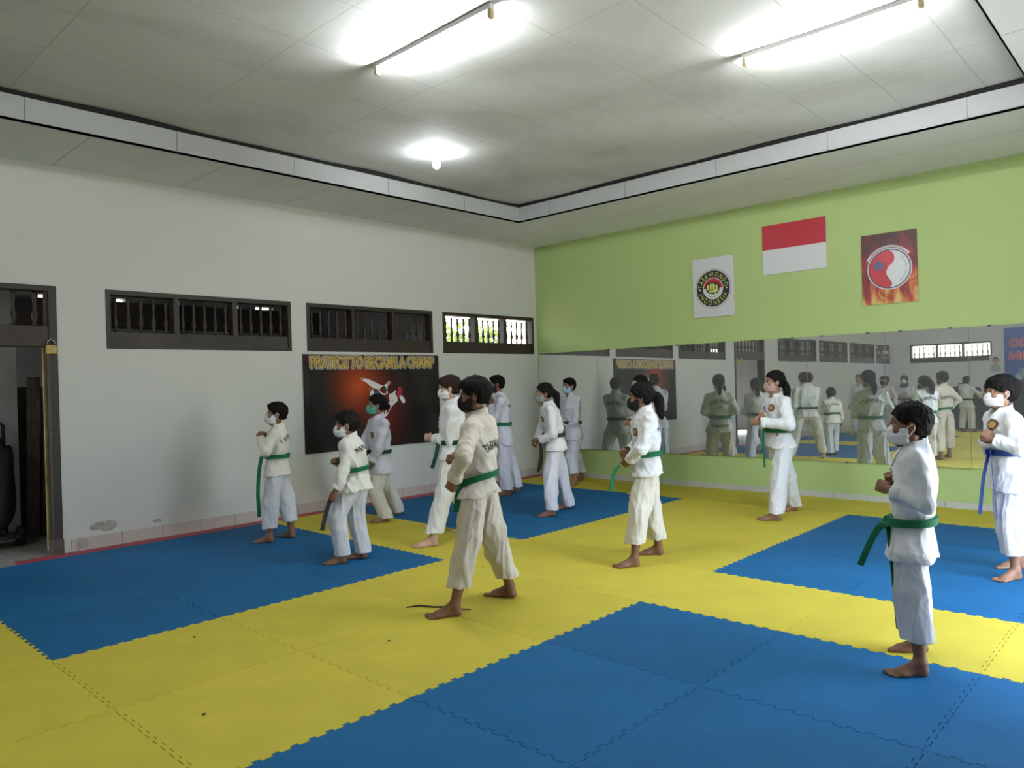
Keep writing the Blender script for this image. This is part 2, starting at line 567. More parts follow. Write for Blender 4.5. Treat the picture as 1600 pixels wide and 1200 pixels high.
# ------------------------------------------------------------------ corridor behind the window wall
M_cwall = stained('corridor_plaster', (0.40, 0.40, 0.41), amount=0.4, vs=1.0)
YC = -8.2
slits = [(x, x + w, 2.80, 2.845) for x, w in ((-2.3, 0.16), (-1.9, 0.3), (-1.35, 0.1), (0.35, 0.12), (0.62, 0.22), (0.98, 0.1), (-0.4, 0.1), (1.3, 0.12), (1.75, 0.16), (2.2, 0.2))]
wall_panel('wall_corridor', M_cwall, 'x', YC, -0.15, -2.82, 10.85, -0.02, 3.1, slits + [(5.2, 7.4, 0.3, 2.5)])
struct(MB().box((-2.85, YC - 0.15, 3.1), (10.85, YW - 0.15, 3.16)).build('ceiling_corridor', mat('dark_roof_underside', (0.06, 0.055, 0.05), rough=0.9, var=0.4)))
struct(MB().box((-2.85, YC, -0.02), (-2.75, YW - 0.152, 3.1)).box((10.80, YC, -0.02), (10.90, YW - 0.152, 3.1)).build('wall_partition', M_cwall))
mb = MB()
mb.box((-2.7, YC + 0.01, 2.42), (5.0, YC + 0.10, 2.78))
for x in (-2.2, -1.0, 0.2, 1.4, 2.6):
    mb.box((x, YC + 0.1, 2.86), (x + 0.08, YW - 0.16, 3.0))
struct(mb.build('trim_5', M_brown))
# unseen overhang added over the corner window to keep sunlight off the floor
struct(MB().box((-6.6, -6.7, 3.0), (-2.85, YW - 0.152, 3.06)).build('added_sun_shield', M_void))

# pillar and clutter seen through the doorway
struct(MB().box((2.10, -6.75, -0.02), (3.05, -6.42, 3.1)).build('pillar_corridor', stained('pillar_paint', (0.55, 0.56, 0.58), amount=0.3, vs=1.5)))
M_plank = mat('weathered_plank', (0.12, 0.095, 0.075), rough=0.8, var=0.5, vscale=5, stretch=(6, 6, 1), bump=0.2)
for i, (x, w, h, ty, lab) in enumerate(((1.98, 0.12, 1.75, -0.13, 'tall weathered plank leaning beside the corridor pillar'), (1.83, 0.13, 1.5, -0.16, 'middle weathered plank of the three leaning in the corridor'),
                                       (1.64, 0.16, 1.35, -0.14, 'widest short plank leaning in the corridor nearest the door frame'))):
    o = MB().box((-w / 2, -0.015, 0), (w / 2, 0.015, h)).build('plank', M_plank)
    o.location = (x, -6.46 - 0.02 * i, -0.015)
    o.rotation_euler = (-ty * -1.0, 0, 0.04 * (i - 1))
    tag(o, lab, 'plank', 'planks leaning in the corridor')
struct(MB().box((1.2, -6.95, -0.02), (2.10, -6.75, 1.62)).build('wall_niche', mat('dark_rough_wall', (0.10, 0.09, 0.08), rough=0.9, var=0.5)))

# parked cart of black bags in the corridor
ct = empty('hand_cart', (2.55, -6.12, -0.02))
tag(ct, 'black hand cart loaded with a dark bag beyond the doorway', 'hand cart')
M_blk = mat('black_nylon', (0.012, 0.012, 0.014), rough=0.7, bump=0.2, bscale=30)
M_bmet = mat('black_metal', (0.02, 0.02, 0.022), rough=0.45)
MB().box((-0.34, -0.12, 0.10), (0.34, 0.16, 0.14)).build('base_plate', M_bmet, ct)
MB().tube([(-0.28, -0.13, 0.12), (-0.28, -0.15, 1.24), (-0.2, -0.16, 1.32), (0.2, -0.16, 1.32), (0.28, -0.15, 1.24), (0.28, -0.13, 0.12)], 0.018, 8).build('handle', M_bmet, ct, True)
for s in (-1, 1):
    o = MB().lathe([(0.0, 0), (0.09, 0.0), (0.1, 0.02), (0.1, 0.04), (0.09, 0.06), (0, 0.06)], 20).build('wheel', M_blk, ct, True)
    o.rotation_euler = (0, PI / 2, 0)
    o.location = (s * 0.38 - 0.03, -0.02, 0.10)
bm = bmesh.new()
bmesh.ops.create_icosphere(bm, subdivisions=4, radius=1)
for v in bm.verts:
    n = v.co.normalized()
    v.co = Vector((0.33 * math.copysign(abs(n.x) ** 0.6, n.x), 0.15 * math.copysign(abs(n.y) ** 0.7, n.y), 0.5 * math.copysign(abs(n.z) ** 0.6, n.z) + 0.65)) * (1 + 0.03 * math.sin(9 * n.x + 5 * n.z))
me = bpy.data.meshes.new('bag')
bm.to_mesh(me)
bm.free()
me.materials.append(M_blk)
me.polygons.foreach_set('use_smooth', [True] * len(me.polygons))
bg = bpy.data.objects.new('bag', me)
C.objects.link(bg)
bg.location = (2.55, -6.08, -0.02)
tag(bg, 'bulky black bag standing on the hand cart in the corridor', 'bag')

# greenery outside the corner window and the far end window
M_leaf = mat('bright_leaves', (0.34, 0.45, 0.13), rough=0.5, var=0.5, vscale=9)
M_bark = mat('bark', (0.12, 0.09, 0.06), rough=0.9, var=0.4)


def tree(name, x, y, h, r, n, lab, seed):
    rg = random.Random(seed)
    t = empty(name, (x, y, -0.3))
    tag(t, lab, 'tree', 'trees outside the grilles')
    MB().tube([(0, 0, 0), (0.05, 0.02, h * 0.4), (0, 0.05, h * 0.8)], [0.11, 0.09, 0.05], 8).build('trunk', M_bark, t, True)
    mb = MB()
    for k in range(n):
        d = Vector((rg.gauss(0, 1), rg.gauss(0, 1), rg.gauss(0, 0.8))).normalized() * r * rg.random() ** 0.4
        c = d + Vector((0, 0, h * 0.75))
        a = Vector((rg.uniform(-1, 1), rg.uniform(-1, 1), rg.uniform(-1, 1))).normalized()
        b = a.orthogonal().normalized()
        s = rg.uniform(0.06, 0.13)
        mb.add([c - a * s, c + b * s * 0.45, c + a * s, c - b * s * 0.45], [(0, 1, 2, 3)])
    mb.build('foliage', M_leaf, t)


tree('leafy_tree', -7.1, -9.4, 3.4, 0.75, 1000, 'sunlit green tree outside the left bay of the corner grille', 1)
tree('leafy_tree', -8.55, -10.1, 3.6, 0.55, 550, 'sunlit green tree outside the middle bay of the corner grille', 2)
tree('leafy_tree', 16.5, -2.6, 2.6, 1.0, 900, 'green tree outside the far end grille seen in the mirror', 3)
struct(MB().box((-40, -40, -0.4), (40, 40, -0.3)).build('ground', mat('bare_ground', (0.3, 0.27, 0.2), rough=0.9)))

# ------------------------------------------------------------------ foam mats
M_bluem = mat('blue_foam', (0.008, 0.112, 0.275), rough=0.7, bump=0.10, bscale=260, var=0.10, vscale=3, spec=0.2, rnd=0.10)
M_yelm = mat('yellow_foam', (0.57, 0.48, 0.058), rough=0.7, bump=0.10, bscale=260, var=0.08, vscale=3, spec=0.2, rnd=0.05)
NT, AMP, GAP, TIP = 11, 0.011, 0.0008, 0.0022


def edge_wave(inward):
    """points (u, offset) along one mat edge; inward = +1 when the mat lies on the positive side of the grid line"""
    g, e = 0.0006, 0.004
    n = NT * 2 - 1
    pts = []
    for k in range(n):
        u0, u1 = 0.045 + 0.91 * k / n, 0.045 + 0.91 * (k + 1) / n
        s = AMP if k % 2 == 0 else -AMP
        tooth = s * inward < 0
        o = s + (GAP + (0 if tooth else 0) + (TIP if tooth else 0)) * inward
        ee = e if k % 2 == 0 else -e
        gg = g if tooth else -g
        pts += [(u0 - ee + gg, o), (u1 + ee - gg, o)]
    return [(pts[0][0], GAP * inward)] + pts + [(pts[-1][0], GAP * inward)]


def mat_mesh(ex0, ex1, ey0, ey1):
    bot = edge_wave(1) if ey0 else []
    top = edge_wave(-1) if ey1 else []
    lef = edge_wave(1) if ex0 else []
    rig = edge_wave(-1) if ex1 else []
    g = GAP
    poly = [(g, g)] + [(u, o) for u, o in bot] + [(1 - g, g)] + [(1 + o, u) for u, o in rig] + [(1 - g, 1 - g)] + [(u, 1 + o) for u, o in reversed(top)] + [(g, 1 - g)] + [(o, u) for u, o in reversed(lef)]
    n = len(poly)
    b = 0.0012
    v = [(x, y, -0.0185) for x, y in poly] + [(x, y, -b) for x, y in poly] + [(x + (0.5 - x) * 0.002, y + (0.5 - y) * 0.002, 0.0) for x, y in poly]
    f = [(i, (i + 1) % n, n + (i + 1) % n, n + i) for i in range(n)] + [(n + i, n + (i + 1) % n, 2 * n + (i + 1) % n, 2 * n + i) for i in range(n)]
    f += [tuple(range(2 * n, 3 * n)), tuple(range(n - 1, -1, -1))]
    return v, f


_mm = {}
ORD = ['first', 'second', 'third', 'fourth', 'fifth', 'sixth', 'seventh', 'eighth', 'ninth', 'tenth', 'eleventh', 'twelfth', 'thirteenth', 'fourteenth']


def blue_at(i, j):
    return (i in (-4, -3, -2, 0, 1, 2, 4, 5, 6)) and (j in (-5, -4, -3, 0, 1, 2))


for i in range(-5, 9):
    for j in range(-5, 3):
        if i >= 3 and j >= (0 if i < 4 else -0):
            continue
        if i >= 2 and j >= 2:
            continue
        bl = blue_at(i, j)
        key = (i > -5, True, j > -5, j < 2, bl)
        if key not in _mm:
            me = bpy.data.meshes.new('foam_mat')
            me.from_pydata(*[mat_mesh(*key[:4])[0], [], mat_mesh(*key[:4])[1]])
            me.materials.append(M_bluem if bl else M_yelm)
            me.update()
            _mm[key] = me
        o = bpy.data.objects.new('foam_mat', _mm[key])
        o.location = (i, j, 0)
        C.objects.link(o)
        tag(o, '%s foam mat, %s row from the mirror wall, %s from the window wall' % ('blue' if bl else 'yellow', ORD[i + 5], ORD[j + 5]), 'floor mat',
            ('blue' if bl else 'yellow') + ' foam mats on the hall floor')
# red strip between the mats and the window wall
o = MB().box((-4.97, -5.21, -0.019), (2.45, -5.004, -0.006)).build('floor_strip', mat('red_rubber', (0.42, 0.055, 0.075), rough=0.6, var=0.25, vscale=6))
tag(o, 'narrow red rubber strip between the mats and the window wall', 'floor strip')
# stray cord and bits of dirt on the mats
M_cord = mat('dark_cord', (0.03, 0.02, 0.02), rough=0.8)
o = MB().tube([(1.10, -1.16, 0.005), (1.03, -1.10, 0.012), (0.98, -1.02, 0.006), (0.93, -0.95, 0.006), (0.9, -0.84, 0.007), (0.86, -0.77, 0.006)], [0.004, 0.006, 0.006, 0.006, 0.005, 0.003], 7).build('cord', M_cord, smooth=True)
tag(o, 'short dark cord on the yellow mat under the foot of the boy in cream trousers', 'cord')
for k, (x, y, lab) in enumerate(((1.58, -0.72, 'tiny dark crumb on the yellow mat in front of the cord'), (2.30, -1.73, 'tiny dark crumb on the yellow mat near the left blue mats'), (2.75, -0.6, 'tiny dark crumb on the yellow mat nearest the camera'))):
    bm = bmesh.new()
    bmesh.ops.create_icosphere(bm, subdivisions=1, radius=0.009)
    for v in bm.verts:
        v.co = Vector((v.co.x * (1 + 0.3 * math.sin(k + v.co.y * 900)), v.co.y, v.co.z * 0.5 + 0.0045))
    me = bpy.data.meshes.new('crumb')
    bm.to_mesh(me)
    bm.free()
    me.materials.append(M_cord)
    o = bpy.data.objects.new('crumb', me)
    o.location = (x, y, 0)
    C.objects.link(o)
    tag(o, lab, 'crumb', 'crumbs on the mats')

# ------------------------------------------------------------------ lamps
M_tube = mat('fluorescent_glow', (0.95, 0.98, 1.0), emit=TUBE_STRENGTH)
M_cap = mat('yellowed_lamp_holder', (0.55, 0.42, 0.26), rough=0.5)
M_bat = mat('white_enamel', (0.7, 0.7, 0.68), rough=0.4)


def tube_lamp(x, y, lab):
    t = empty('tube_lamp', (x, y, ZC))
    tag(t, lab, 'ceiling lamp', 'fluorescent tube lamps on the ceiling')
    bevel(MB().box((-0.022, -0.63, -0.05), (0.022, 0.63, -0.012)).build('batten', M_bat, t), 0.004)
    MB().tube([(0, -0.595, -0.085), (0, 0.595, -0.085)], 0.013, 14).build('tube', M_tube, t, True)
    for s in (-1, 1):
        c = MB().box((-0.02, s * 0.612 - 0.017, -0.105), (0.02, s * 0.612 + 0.017, -0.045)).build('lamp_holder', M_cap, t)
        bevel(c, 0.006)


tube_lamp(0.78, -1.12, 'lit fluorescent tube lamp, left one of the two on the ceiling')
tube_lamp(-1.17, 0.92, 'lit fluorescent tube lamp, right one of the two on the ceiling')
tube_lamp(7.0, -1.1, 'lit tube lamp added behind the camera to brighten the left wall')  # unseen extra lamp, added to lift the dim left wall
tube_lamp(9.6, -1.1, 'lit fluorescent tube lamp at the far end of the ceiling')
bl = empty('bulb_lamp', (-0.98, -3.07, ZC))
tag(bl, 'lit round bulb in a ceiling holder near the window wall', 'ceiling lamp')
MB().lathe([(0.0, -0.07), (0.026, -0.07), (0.03, -0.03), (0.05, -0.02), (0.05, 0.0), (0.0, 0.0)], 18).build('lamp_holder', M_bat, bl, True)
MB().lathe([(0.0, -0.19), (0.02, -0.187), (0.036, -0.172), (0.042, -0.15), (0.038, -0.125), (0.026, -0.10), (0.02, -0.068), (0, -0.068)], 18).build('bulb', mat('bulb_glow', (0.93, 0.95, 1.0), emit=BULB_STRENGTH), bl, True)

# ------------------------------------------------------------------ mirror panels along the green wall
M_mir = bpy.data.materials.new('mirror_glass')
M_mir.use_nodes = True
nt = M_mir.node_tree
nt.nodes.clear()
out = nt.nodes.new('ShaderNodeOutputMaterial')
gl = nt.nodes.new('ShaderNodeBsdfGlossy')
gl.inputs['Color'].default_value = (0.84, 0.87, 0.85, 1)
gl.inputs['Roughness'].default_value = 0.012
df = nt.nodes.new('ShaderNodeBsdfDiffuse')
df.inputs['Color'].default_value = (0.62, 0.64, 0.62, 1)
mx = nt.nodes.new('ShaderNodeMixShader')
mx.inputs['Fac'].default_value = 0.10
nt.links.new(gl.outputs['BSDF'], mx.inputs[1])
nt.links.new(df.outputs['BSDF'], mx.inputs[2])
nt.links.new(mx.outputs['Shader'], out.inputs['Surface'])
M_clip = mat('dark_mirror_clip', (0.05, 0.045, 0.04), rough=0.5)
M_edge = mat('mirror_edge', (0.12, 0.14, 0.13), rough=0.4)
MSEAM = [-5.19, -4.0, -2.85, -1.65, -0.78, 0.12, 0.97, 1.95]
MYAW = [0, 0, 0, -0.005, -0.011, -0.013, -0.013]
for k in range(7):
    y0, y1 = MSEAM[k] + 0.0005, MSEAM[k + 1] - 0.0005
    h = (y1 - y0) / 2
    r = empty('wall_mirror', (XG + 0.018, (y0 + y1) / 2, 0.45))
    r.rotation_euler = (0, -0.0055, MYAW[k])
    tag(r, 'wall mirror panel, %s from the corner of the seven along the green wall' % ORD[k], 'mirror', 'mirror panels along the green wall')
    MB().box((-0.0, -h, 0), (0.004, h, 1.53)).build('glass', M_mir, r)
    MB().box((-0.004, -h, 0.0), (-0.0003, h, 1.53)).build('backing', M_edge, r)
    for q in (-0.5, 0.5):
        MB().box((-0.002, q * h * 1.2 - 0.018, 1.522), (0.008, q * h * 1.2 + 0.018, 1.538)).build('clip', M_clip, r)
    MB().box((-0.002, -0.018, -0.008), (0.008, 0.018, 0.006)).build('clip', M_clip, r)

# ------------------------------------------------------------------ banner on the window wall
M_ban = bpy.data.materials.new('banner_vinyl')
M_ban.use_nodes = True
nt = M_ban.node_tree
b = nt.nodes['Principled BSDF']
b.inputs['Roughness'].default_value = 0.5
b.inputs['Specular IOR Level'].default_value = 0.22
tc = nt.nodes.new('ShaderNodeTexCoord')


def glow(loc, sc, col, prev):
    mp = nt.nodes.new('ShaderNodeMapping')
    mp.vector_type = 'TEXTURE'
    mp.inputs['Location'].default_value = loc
    mp.inputs['Scale'].default_value = sc
    g = nt.nodes.new('ShaderNodeTexGradient')
    g.gradient_type = 'QUADRATIC_SPHERE'
    m = nt.nodes.new('ShaderNodeMix')
    m.data_type = 'RGBA'
    m.inputs['B'].default_value = (*col, 1)
    nt.links.new(tc.outputs['Object'], mp.inputs['Vector'])
    nt.links.new(mp.outputs['Vector'], g.inputs['Vector'])
    nt.links.new(g.outputs['Fac'], m.inputs['Factor'])
    if prev is None:
        m.inputs['A'].default_value = (0.011, 0.009, 0.008, 1)
    else:
        nt.links.new(prev, m.inputs['A'])
    return m.outputs['Result']


c1 = glow((0.62, 0, 1.22), (0.75, 1, 0.16), (0.30, 0.012, 0.012), None)
c2 = glow((0.28, 0, 0.82), (0.62, 1, 0.62), (0.55, 0.075, 0.012), c1)
c3 = glow((-0.1, 0, 0.45), (0.6, 1, 0.75), (0.16, 0.01, 0.01), c2)
nt.links.new(c3, b.inputs['Base Color'])
bn = empty('banner', (-1.72, YW + 0.004, 0.71))
tag(bn, 'black and red vinyl banner with gold lettering hung on the white wall', 'banner')
BW, BHH = 2.2, 1.23


def ban_d(x, z):
    e = min(1, max(0, (BHH - z) / 0.25)) * min(1, (1.1 - abs(x)) / 0.08)
    return 0.006 + 0.011 * e * (1 + 0.6 * math.sin(5.5 * (x * 0.8 - z) + 1.2) + 0.4 * math.sin(11 * (x * 0.5 + z * 0.9)) + 0.35 * math.sin(16 * x - 4 * z))


mb = MB()
nx, nz = 88, 50
mb.add([(-1.1 + 2.2 * i / nx, ban_d(-1.1 + 2.2 * i / nx, BHH * j / nz), BHH * j / nz) for i in range(nx + 1) for j in range(nz + 1)],
       [(i * (nz + 1) + j, i * (nz + 1) + j + 1, (i + 1) * (nz + 1) + j + 1, (i + 1) * (nz + 1) + j) for i in range(nx) for j in range(nz)])
mb.build('sheet', M_ban, bn, True)
MB().box((-1.1, 0.0, BHH - 0.012), (1.1, 0.008, BHH)).build('hem', mat('banner_hem', (0.05, 0.03, 0.03), rough=0.5), bn)


class Warp:
    """frame whose flat layout lies on the banner sheet"""


def on_banner(mb, poly2, faces, off):
    # x runs to the reader's right, which is -x of the wall
    mb.add([(-x, ban_d(-x, z) + off, z) for x, z in poly2], faces)


def line_on(s, size, bold, off, m, name, width=2.0, z0=1.062, cap=0.142, squash=None):
    v, f, w = text_mesh(s, size, 1.0, 0.012)
    hmax = max(p[1] for p in v)
    sx, sz = width / w, cap / hmax
    mb = MB()
    ds = [(0, 0)] if bold == 0 else [(bold * math.cos(a * PI / 6), bold * math.sin(a * PI / 6)) for a in range(12)]
    for i, (dx, dz) in enumerate(ds):
        on_banner(mb, [((p[0] - w / 2) * sx + dx, z0 + p[1] * sz + dz) for p in v], f, off + 0.00004 * i)
    return mb.build(name, m, bn)


M_gold = mat('gold_print', (0.58, 0.40, 0.10), rough=0.45, var=0.3, vscale=30)
M_wpr = mat('white_print', (0.72, 0.68, 0.68), rough=0.45)
M_bpr = mat('black_print', (0.012, 0.011, 0.011), rough=0.45)
TXT = 'PRATICE TO BECAME A CHAMP'
line_on(TXT, 0.2, 0.021, 0.0012, M_wpr, 'lettering_outline')
line_on(TXT, 0.2, 0.014, 0.0024, M_bpr, 'lettering_shadow')
line_on(TXT, 0.2, 0.005, 0.0036, M_gold, 'lettering')


def blob(mb, pts, off):
    n = len(pts)
    cx, cz = sum(p[0] for p in pts) / n, sum(p[1] for p in pts) / n
    on_banner(mb, [(cx, cz)] + pts, [(0, 1 + (i + 1) % n, 1 + i) for i in range(n)], off)


def limb(mb, a, b, ra, rb, off):
    d = math.hypot(b[0] - a[0], b[1] - a[1])
    t = (math.atan2(b[1] - a[1], b[0] - a[0]))
    pts = [(a[0] + ra * math.cos(t + PI / 2 + PI * k / 6), a[1] + ra * math.sin(t + PI / 2 + PI * k / 6)) for k in range(7)]
    pts += [(b[0] + rb * math.cos(t - PI / 2 + PI * k / 6), b[1] + rb * math.sin(t - PI / 2 + PI * k / 6)) for k in range(7)]
    blob(mb, pts, off)


# two sparring figures printed on the banner (x to the right of the banner centre, z from its lower edge)
M_skinp = mat('printed_skin', (0.42, 0.25, 0.16), rough=0.45)
M_redp = mat('printed_red', (0.38, 0.01, 0.02), rough=0.45)
M_blup = mat('printed_blue', (0.03, 0.05, 0.22), rough=0.45)
w_, s_, r_, u_, k_, v_ = MB(), MB(), MB(), MB(), MB(), MB()


def shape(mb, pts, off):
    q = [((540 + x / 12 - 579) / 96.4, 1.23 - (570 + y / 12 - 555) / 116) for x, y in pts]
    on_banner(mb, q, [tuple(range(len(q)))], off)


shape(w_, [(215, 250), (290, 265), (400, 315), (500, 370), (560, 392), (610, 375), (650, 350), (668, 400), (645, 470), (662, 540), (600, 575), (540, 560), (480, 470), (380, 430), (250, 320), (190, 290)], 0.0012)
shape(s_, [(145, 250), (215, 240), (245, 290), (235, 325), (180, 290)], 0.0014)
shape(s_, [(650, 330), (690, 305), (720, 330), (710, 370), (680, 390), (655, 370)], 0.0014)
shape(k_, [(560, 400), (620, 430), (640, 490), (600, 480)], 0.0016)
shape(k_, [(650, 390), (680, 440), (685, 495), (662, 480)], 0.0017)
shape(w_, [(330, 520), (380, 440), (410, 560), (415, 650), (380, 680), (350, 660)], 0.0012)
shape(s_, [(315, 440), (335, 420), (345, 470), (325, 480)], 0.0015)
shape(u_, [(400, 520), (450, 470), (520, 540), (545, 585), (480, 640), (430, 650)], 0.0016)
shape(w_, [(420, 640), (520, 600), (500, 760), (470, 1000), (400, 1010), (400, 820)], 0.0011)
shape(v_, [(680, 560), (760, 540), (800, 490), (835, 500), (810, 560), (850, 620), (860, 690), (800, 740), (740, 790), (640, 960), (560, 1000), (640, 820), (700, 700)], 0.0012)
shape(r_, [(870, 430), (910, 425), (945, 450), (955, 510), (930, 560), (940, 620), (880, 630), (840, 580), (860, 500)], 0.0015)
shape(v_, [(890, 610), (930, 590), (980, 640), (1000, 710), (980, 745), (940, 730), (900, 650)], 0.0017)
shape(k_, [(740, 700), (820, 630), (812, 662), (750, 725)], 0.0018)
for mbx, mm, nm in ((w_, M_wpr, 'printed_kicker'), (v_, M_wpr, 'printed_opponent'), (s_, M_skinp, 'printed_limbs'), (r_, M_redp, 'printed_helmet'), (u_, M_blup, 'printed_guard'), (k_, M_bpr, 'printed_belts')):
    mbx.build(nm, mm, bn)

# ------------------------------------------------------------------ three boards on the green wall
UP, OUT, RT = Vector((0, 0, 1)), Vector((1, 0, 0)), Vector((0, 1, 0))


def board(name, y0, y1, z0, z1, m, lab, cat, skew=0.0, th=0.014):
    r = empty(name, (XG + 0.004, (y0 + y1) / 2, (z0 + z1) / 2))
    r.rotation_euler = (skew, 0, 0)
    tag(r, lab, cat)
    w, h = (y1 - y0) / 2, (z1 - z0) / 2
    MB().box((0, -w, -h), (th, w, h)).build('panel', m, r)
    return r, (Vector((th, 0, 0)), RT, UP, OUT)


M_wb = mat('white_board_print', (0.60, 0.61, 0.63), rough=0.35)
r, fr = board('emblem_board', -2.325, -1.72, 2.335, 3.137, M_wb, 'white board with a round black and yellow fist emblem, left of the flag', 'emblem board', 0.0)
z_ = lambda dz, dy=0: (fr[0] + UP * dz + RT * dy, RT, UP, OUT)
f0 = z_(-0.02, 0.0)
M_grey = mat('grey_print', (0.30, 0.31, 0.31), rough=0.35)
M_ypr = mat('yellow_green_print', (0.56, 0.62, 0.16), rough=0.35)
M_rpr = mat('red_print', (0.45, 0.012, 0.03), rough=0.35)
MB().plate(ring_pts(0.268, 56), f0, 0.001).build('outer_ring', M_grey, r)
MB().plate(ring_pts(0.258, 56), f0, 0.0016).build('rim_line', M_wb, r)
MB().plate(ring_pts(0.245, 56), f0, 0.0022).build('emblem_disc', M_bpr, r)
MB().plate(ring_pts(0.148, 48), f0, 0.0028).build('inner_disc', M_wb, r)
MB().plate(ring_pts(0.138, 32, 0, PI), f0, 0.0034).build('red_half', M_rpr, r)
mb = MB()
arc_text(mb, 'TAEKWONDO', 0.088, f0, 0.163, PI / 2, 0.0026, True, 0.72)
arc_text(mb, 'INDONESIA', 0.088, f0, 0.163, -PI / 2, 0.0026, False, 0.76)
mb.build('lettering', M_ypr, r)
mb = MB()
for s in (-1, 1):
    mb.plate(ring_pts(0.012, 12), (f0[0] + RT * s * 0.197 - UP * 0.005, RT, UP, OUT), 0.0027)
mb.build('dots', M_wb, r)['kind'] = 'stuff'
mb, mk = MB(), MB()
fist_out = [(-0.092, -0.02), (-0.098, 0.035), (-0.088, 0.062), (-0.055, 0.072), (-0.02, 0.08), (0.02, 0.078), (0.055, 0.07), (0.082, 0.055), (0.09, 0.02), (0.082, -0.035), (0.06, -0.062), (0.0, -0.07), (-0.06, -0.055)]
mk.plate([(x * 1.1, y * 1.1) for x, y in fist_out], f0, 0.0038)
mk.build('fist_outline', M_bpr, r)
for k in range(4):
    x = -0.073 + 0.042 * k
    hgt = (0.056, 0.068, 0.066, 0.05)[k]
    mb.plate([(x - 0.016, -0.015), (x - 0.017, hgt - 0.012), (x - 0.008, hgt), (x + 0.008, hgt), (x + 0.016, hgt - 0.012), (x + 0.016, -0.015)], f0, 0.0044)
mb.plate([(-0.075, -0.022), (0.075, -0.022), (0.078, -0.04), (0.04, -0.058), (-0.05, -0.05)], f0, 0.0044)
mb.plate([(-0.02, -0.03), (0.06, 0.0), (0.078, -0.012), (0.07, -0.034), (0.0, -0.05)], f0, 0.0047)
mb.build('fist', M_ypr, r)
mb = MB()
arc_text(mb, 'INDONESIA', 0.026, f0, 0.105, -PI / 2, 0.0031, False, 0.95)
mb.build('small_lettering', M_bpr, r)

r, fr = board('flag_board', -1.312, -0.506, 2.81, 3.435, M_wb, 'red over white flag board on the green wall between the emblem boards', 'flag board', 0.0)
MB().box((0.0138, -0.4031, 0.0), (0.0146, 0.4031, 0.3127)).build('red_half', M_rpr, r)

M_fire = bpy.data.materials.new('flame_print')
M_fire.use_nodes = True
nt = M_fire.node_tree
b = nt.nodes['Principled BSDF']
b.inputs['Roughness'].default_value = 0.4
tc = nt.nodes.new('ShaderNodeTexCoord')
mp = nt.nodes.new('ShaderNodeMapping')
mp.inputs['Scale'].default_value = (1, 5, 2.2)
n = nt.nodes.new('ShaderNodeTexNoise')
n.inputs['Scale'].default_value = 1.6
n.inputs['Detail'].default_value = 6
n.inputs['Distortion'].default_value = 0.8
sep = nt.nodes.new('ShaderNodeSeparateXYZ')
ma = nt.nodes.new('ShaderNodeMath')
ma.operation = 'MULTIPLY_ADD'
ma.inputs[1].default_value = -0.55
ma.inputs[2].default_value = -0.02
ad = nt.nodes.new('ShaderNodeMath')
ad.operation = 'ADD'
cr = nt.nodes.new('ShaderNodeValToRGB')
e = cr.color_ramp.elements
e[0].position, e[0].color = 0.30, (0.055, 0.004, 0.008, 1)
e[1].position, e[1].color = 0.52, (0.23, 0.012, 0.014, 1)
for pos, col in ((0.62, (0.40, 0.06, 0.02, 1)), (0.70, (0.52, 0.22, 0.05, 1)), (0.78, (0.6, 0.42, 0.15, 1))):
    q = e.new(pos)
    q.color = col
nt.links.new(tc.outputs['Object'], mp.inputs['Vector'])
nt.links.new(mp.outputs['Vector'], n.inputs['Vector'])
nt.links.new(tc.outputs['Object'], sep.inputs['Vector'])
nt.links.new(sep.outputs['Z'], ma.inputs[0])
nt.links.new(n.outputs['Fac'], ad.inputs[0])
nt.links.new(ma.outputs[0], ad.inputs[1])
nt.links.new(ad.outputs[0], cr.inputs['Fac'])
nt.links.new(cr.outputs['Color'], b.inputs['Base Color'])
r, fr = board('emblem_board', -0.103, 0.49, 2.308, 3.122, M_fire, 'red flame board with a round red and white emblem, right of the flag', 'emblem board', 0.0)
f0 = (fr[0] + UP * -0.01 + RT * 0.005, RT, UP, OUT)
M_lav = mat('pale_print', (0.58, 0.52, 0.56), rough=0.4)
M_navy = mat('navy_print', (0.03, 0.035, 0.09), rough=0.4)
MB().plate(ring_pts(0.240, 56), f0, 0.001).build('outer_ring', M_lav, r)
MB().plate(ring_pts(0.226, 56), f0, 0.0016).build('rim_line', M_navy, r)
MB().plate(ring_pts(0.214, 56), f0, 0.0022).build('emblem_disc', M_wb, r)
# red side with an S-shaped edge
S = [(0.214 * math.cos(a), 0.214 * math.sin(a)) for a in [PI / 2 + PI * k / 24 for k in range(25)]]
S += [(0.02, -0.19), (0.03, -0.17), (0.0, -0.13), (-0.03, -0.08), (-0.035, -0.03), (-0.015, 0.02), (0.03, 0.06), (0.055, 0.10), (0.055, 0.15), (0.03, 0.195)]
cs = [(-0.07, 0.0)] + S
mb = MB()
o_, rr_, uu_, nn_ = f0
mb.add([o_ + rr_ * x + uu_ * y + nn_ * 0.003 for x, y in cs], [(0, 1 + i, 1 + (i + 1) % len(S)) for i in range(len(S))])
mb.build('red_half', M_rpr, r)
mb = MB()
for k in range(5):
    a = PI / 2 + 2 * PI * k / 5
    mb.plate([(x * 0.8, y) for x, y in ring_pts(0.028, 12)], (o_ + rr_ * (-0.115 + 0.034 * math.cos(a)) + uu_ * (0.045 + 0.034 * math.sin(a)), rr_, uu_, nn_), 0.0036)
mb.build('blue_flower', mat('blue_print', (0.09, 0.12, 0.24), rough=0.4), r)
mb = MB()
band = [(0.272 * math.cos(a), 0.272 * math.sin(a)) for a in [0.20 * PI + 0.66 * PI * k / 20 for k in range(21)]] + [(0.248 * math.cos(a), 0.248 * math.sin(a)) for a in [0.86 * PI - 0.66 * PI * k / 20 for k in range(21)]]
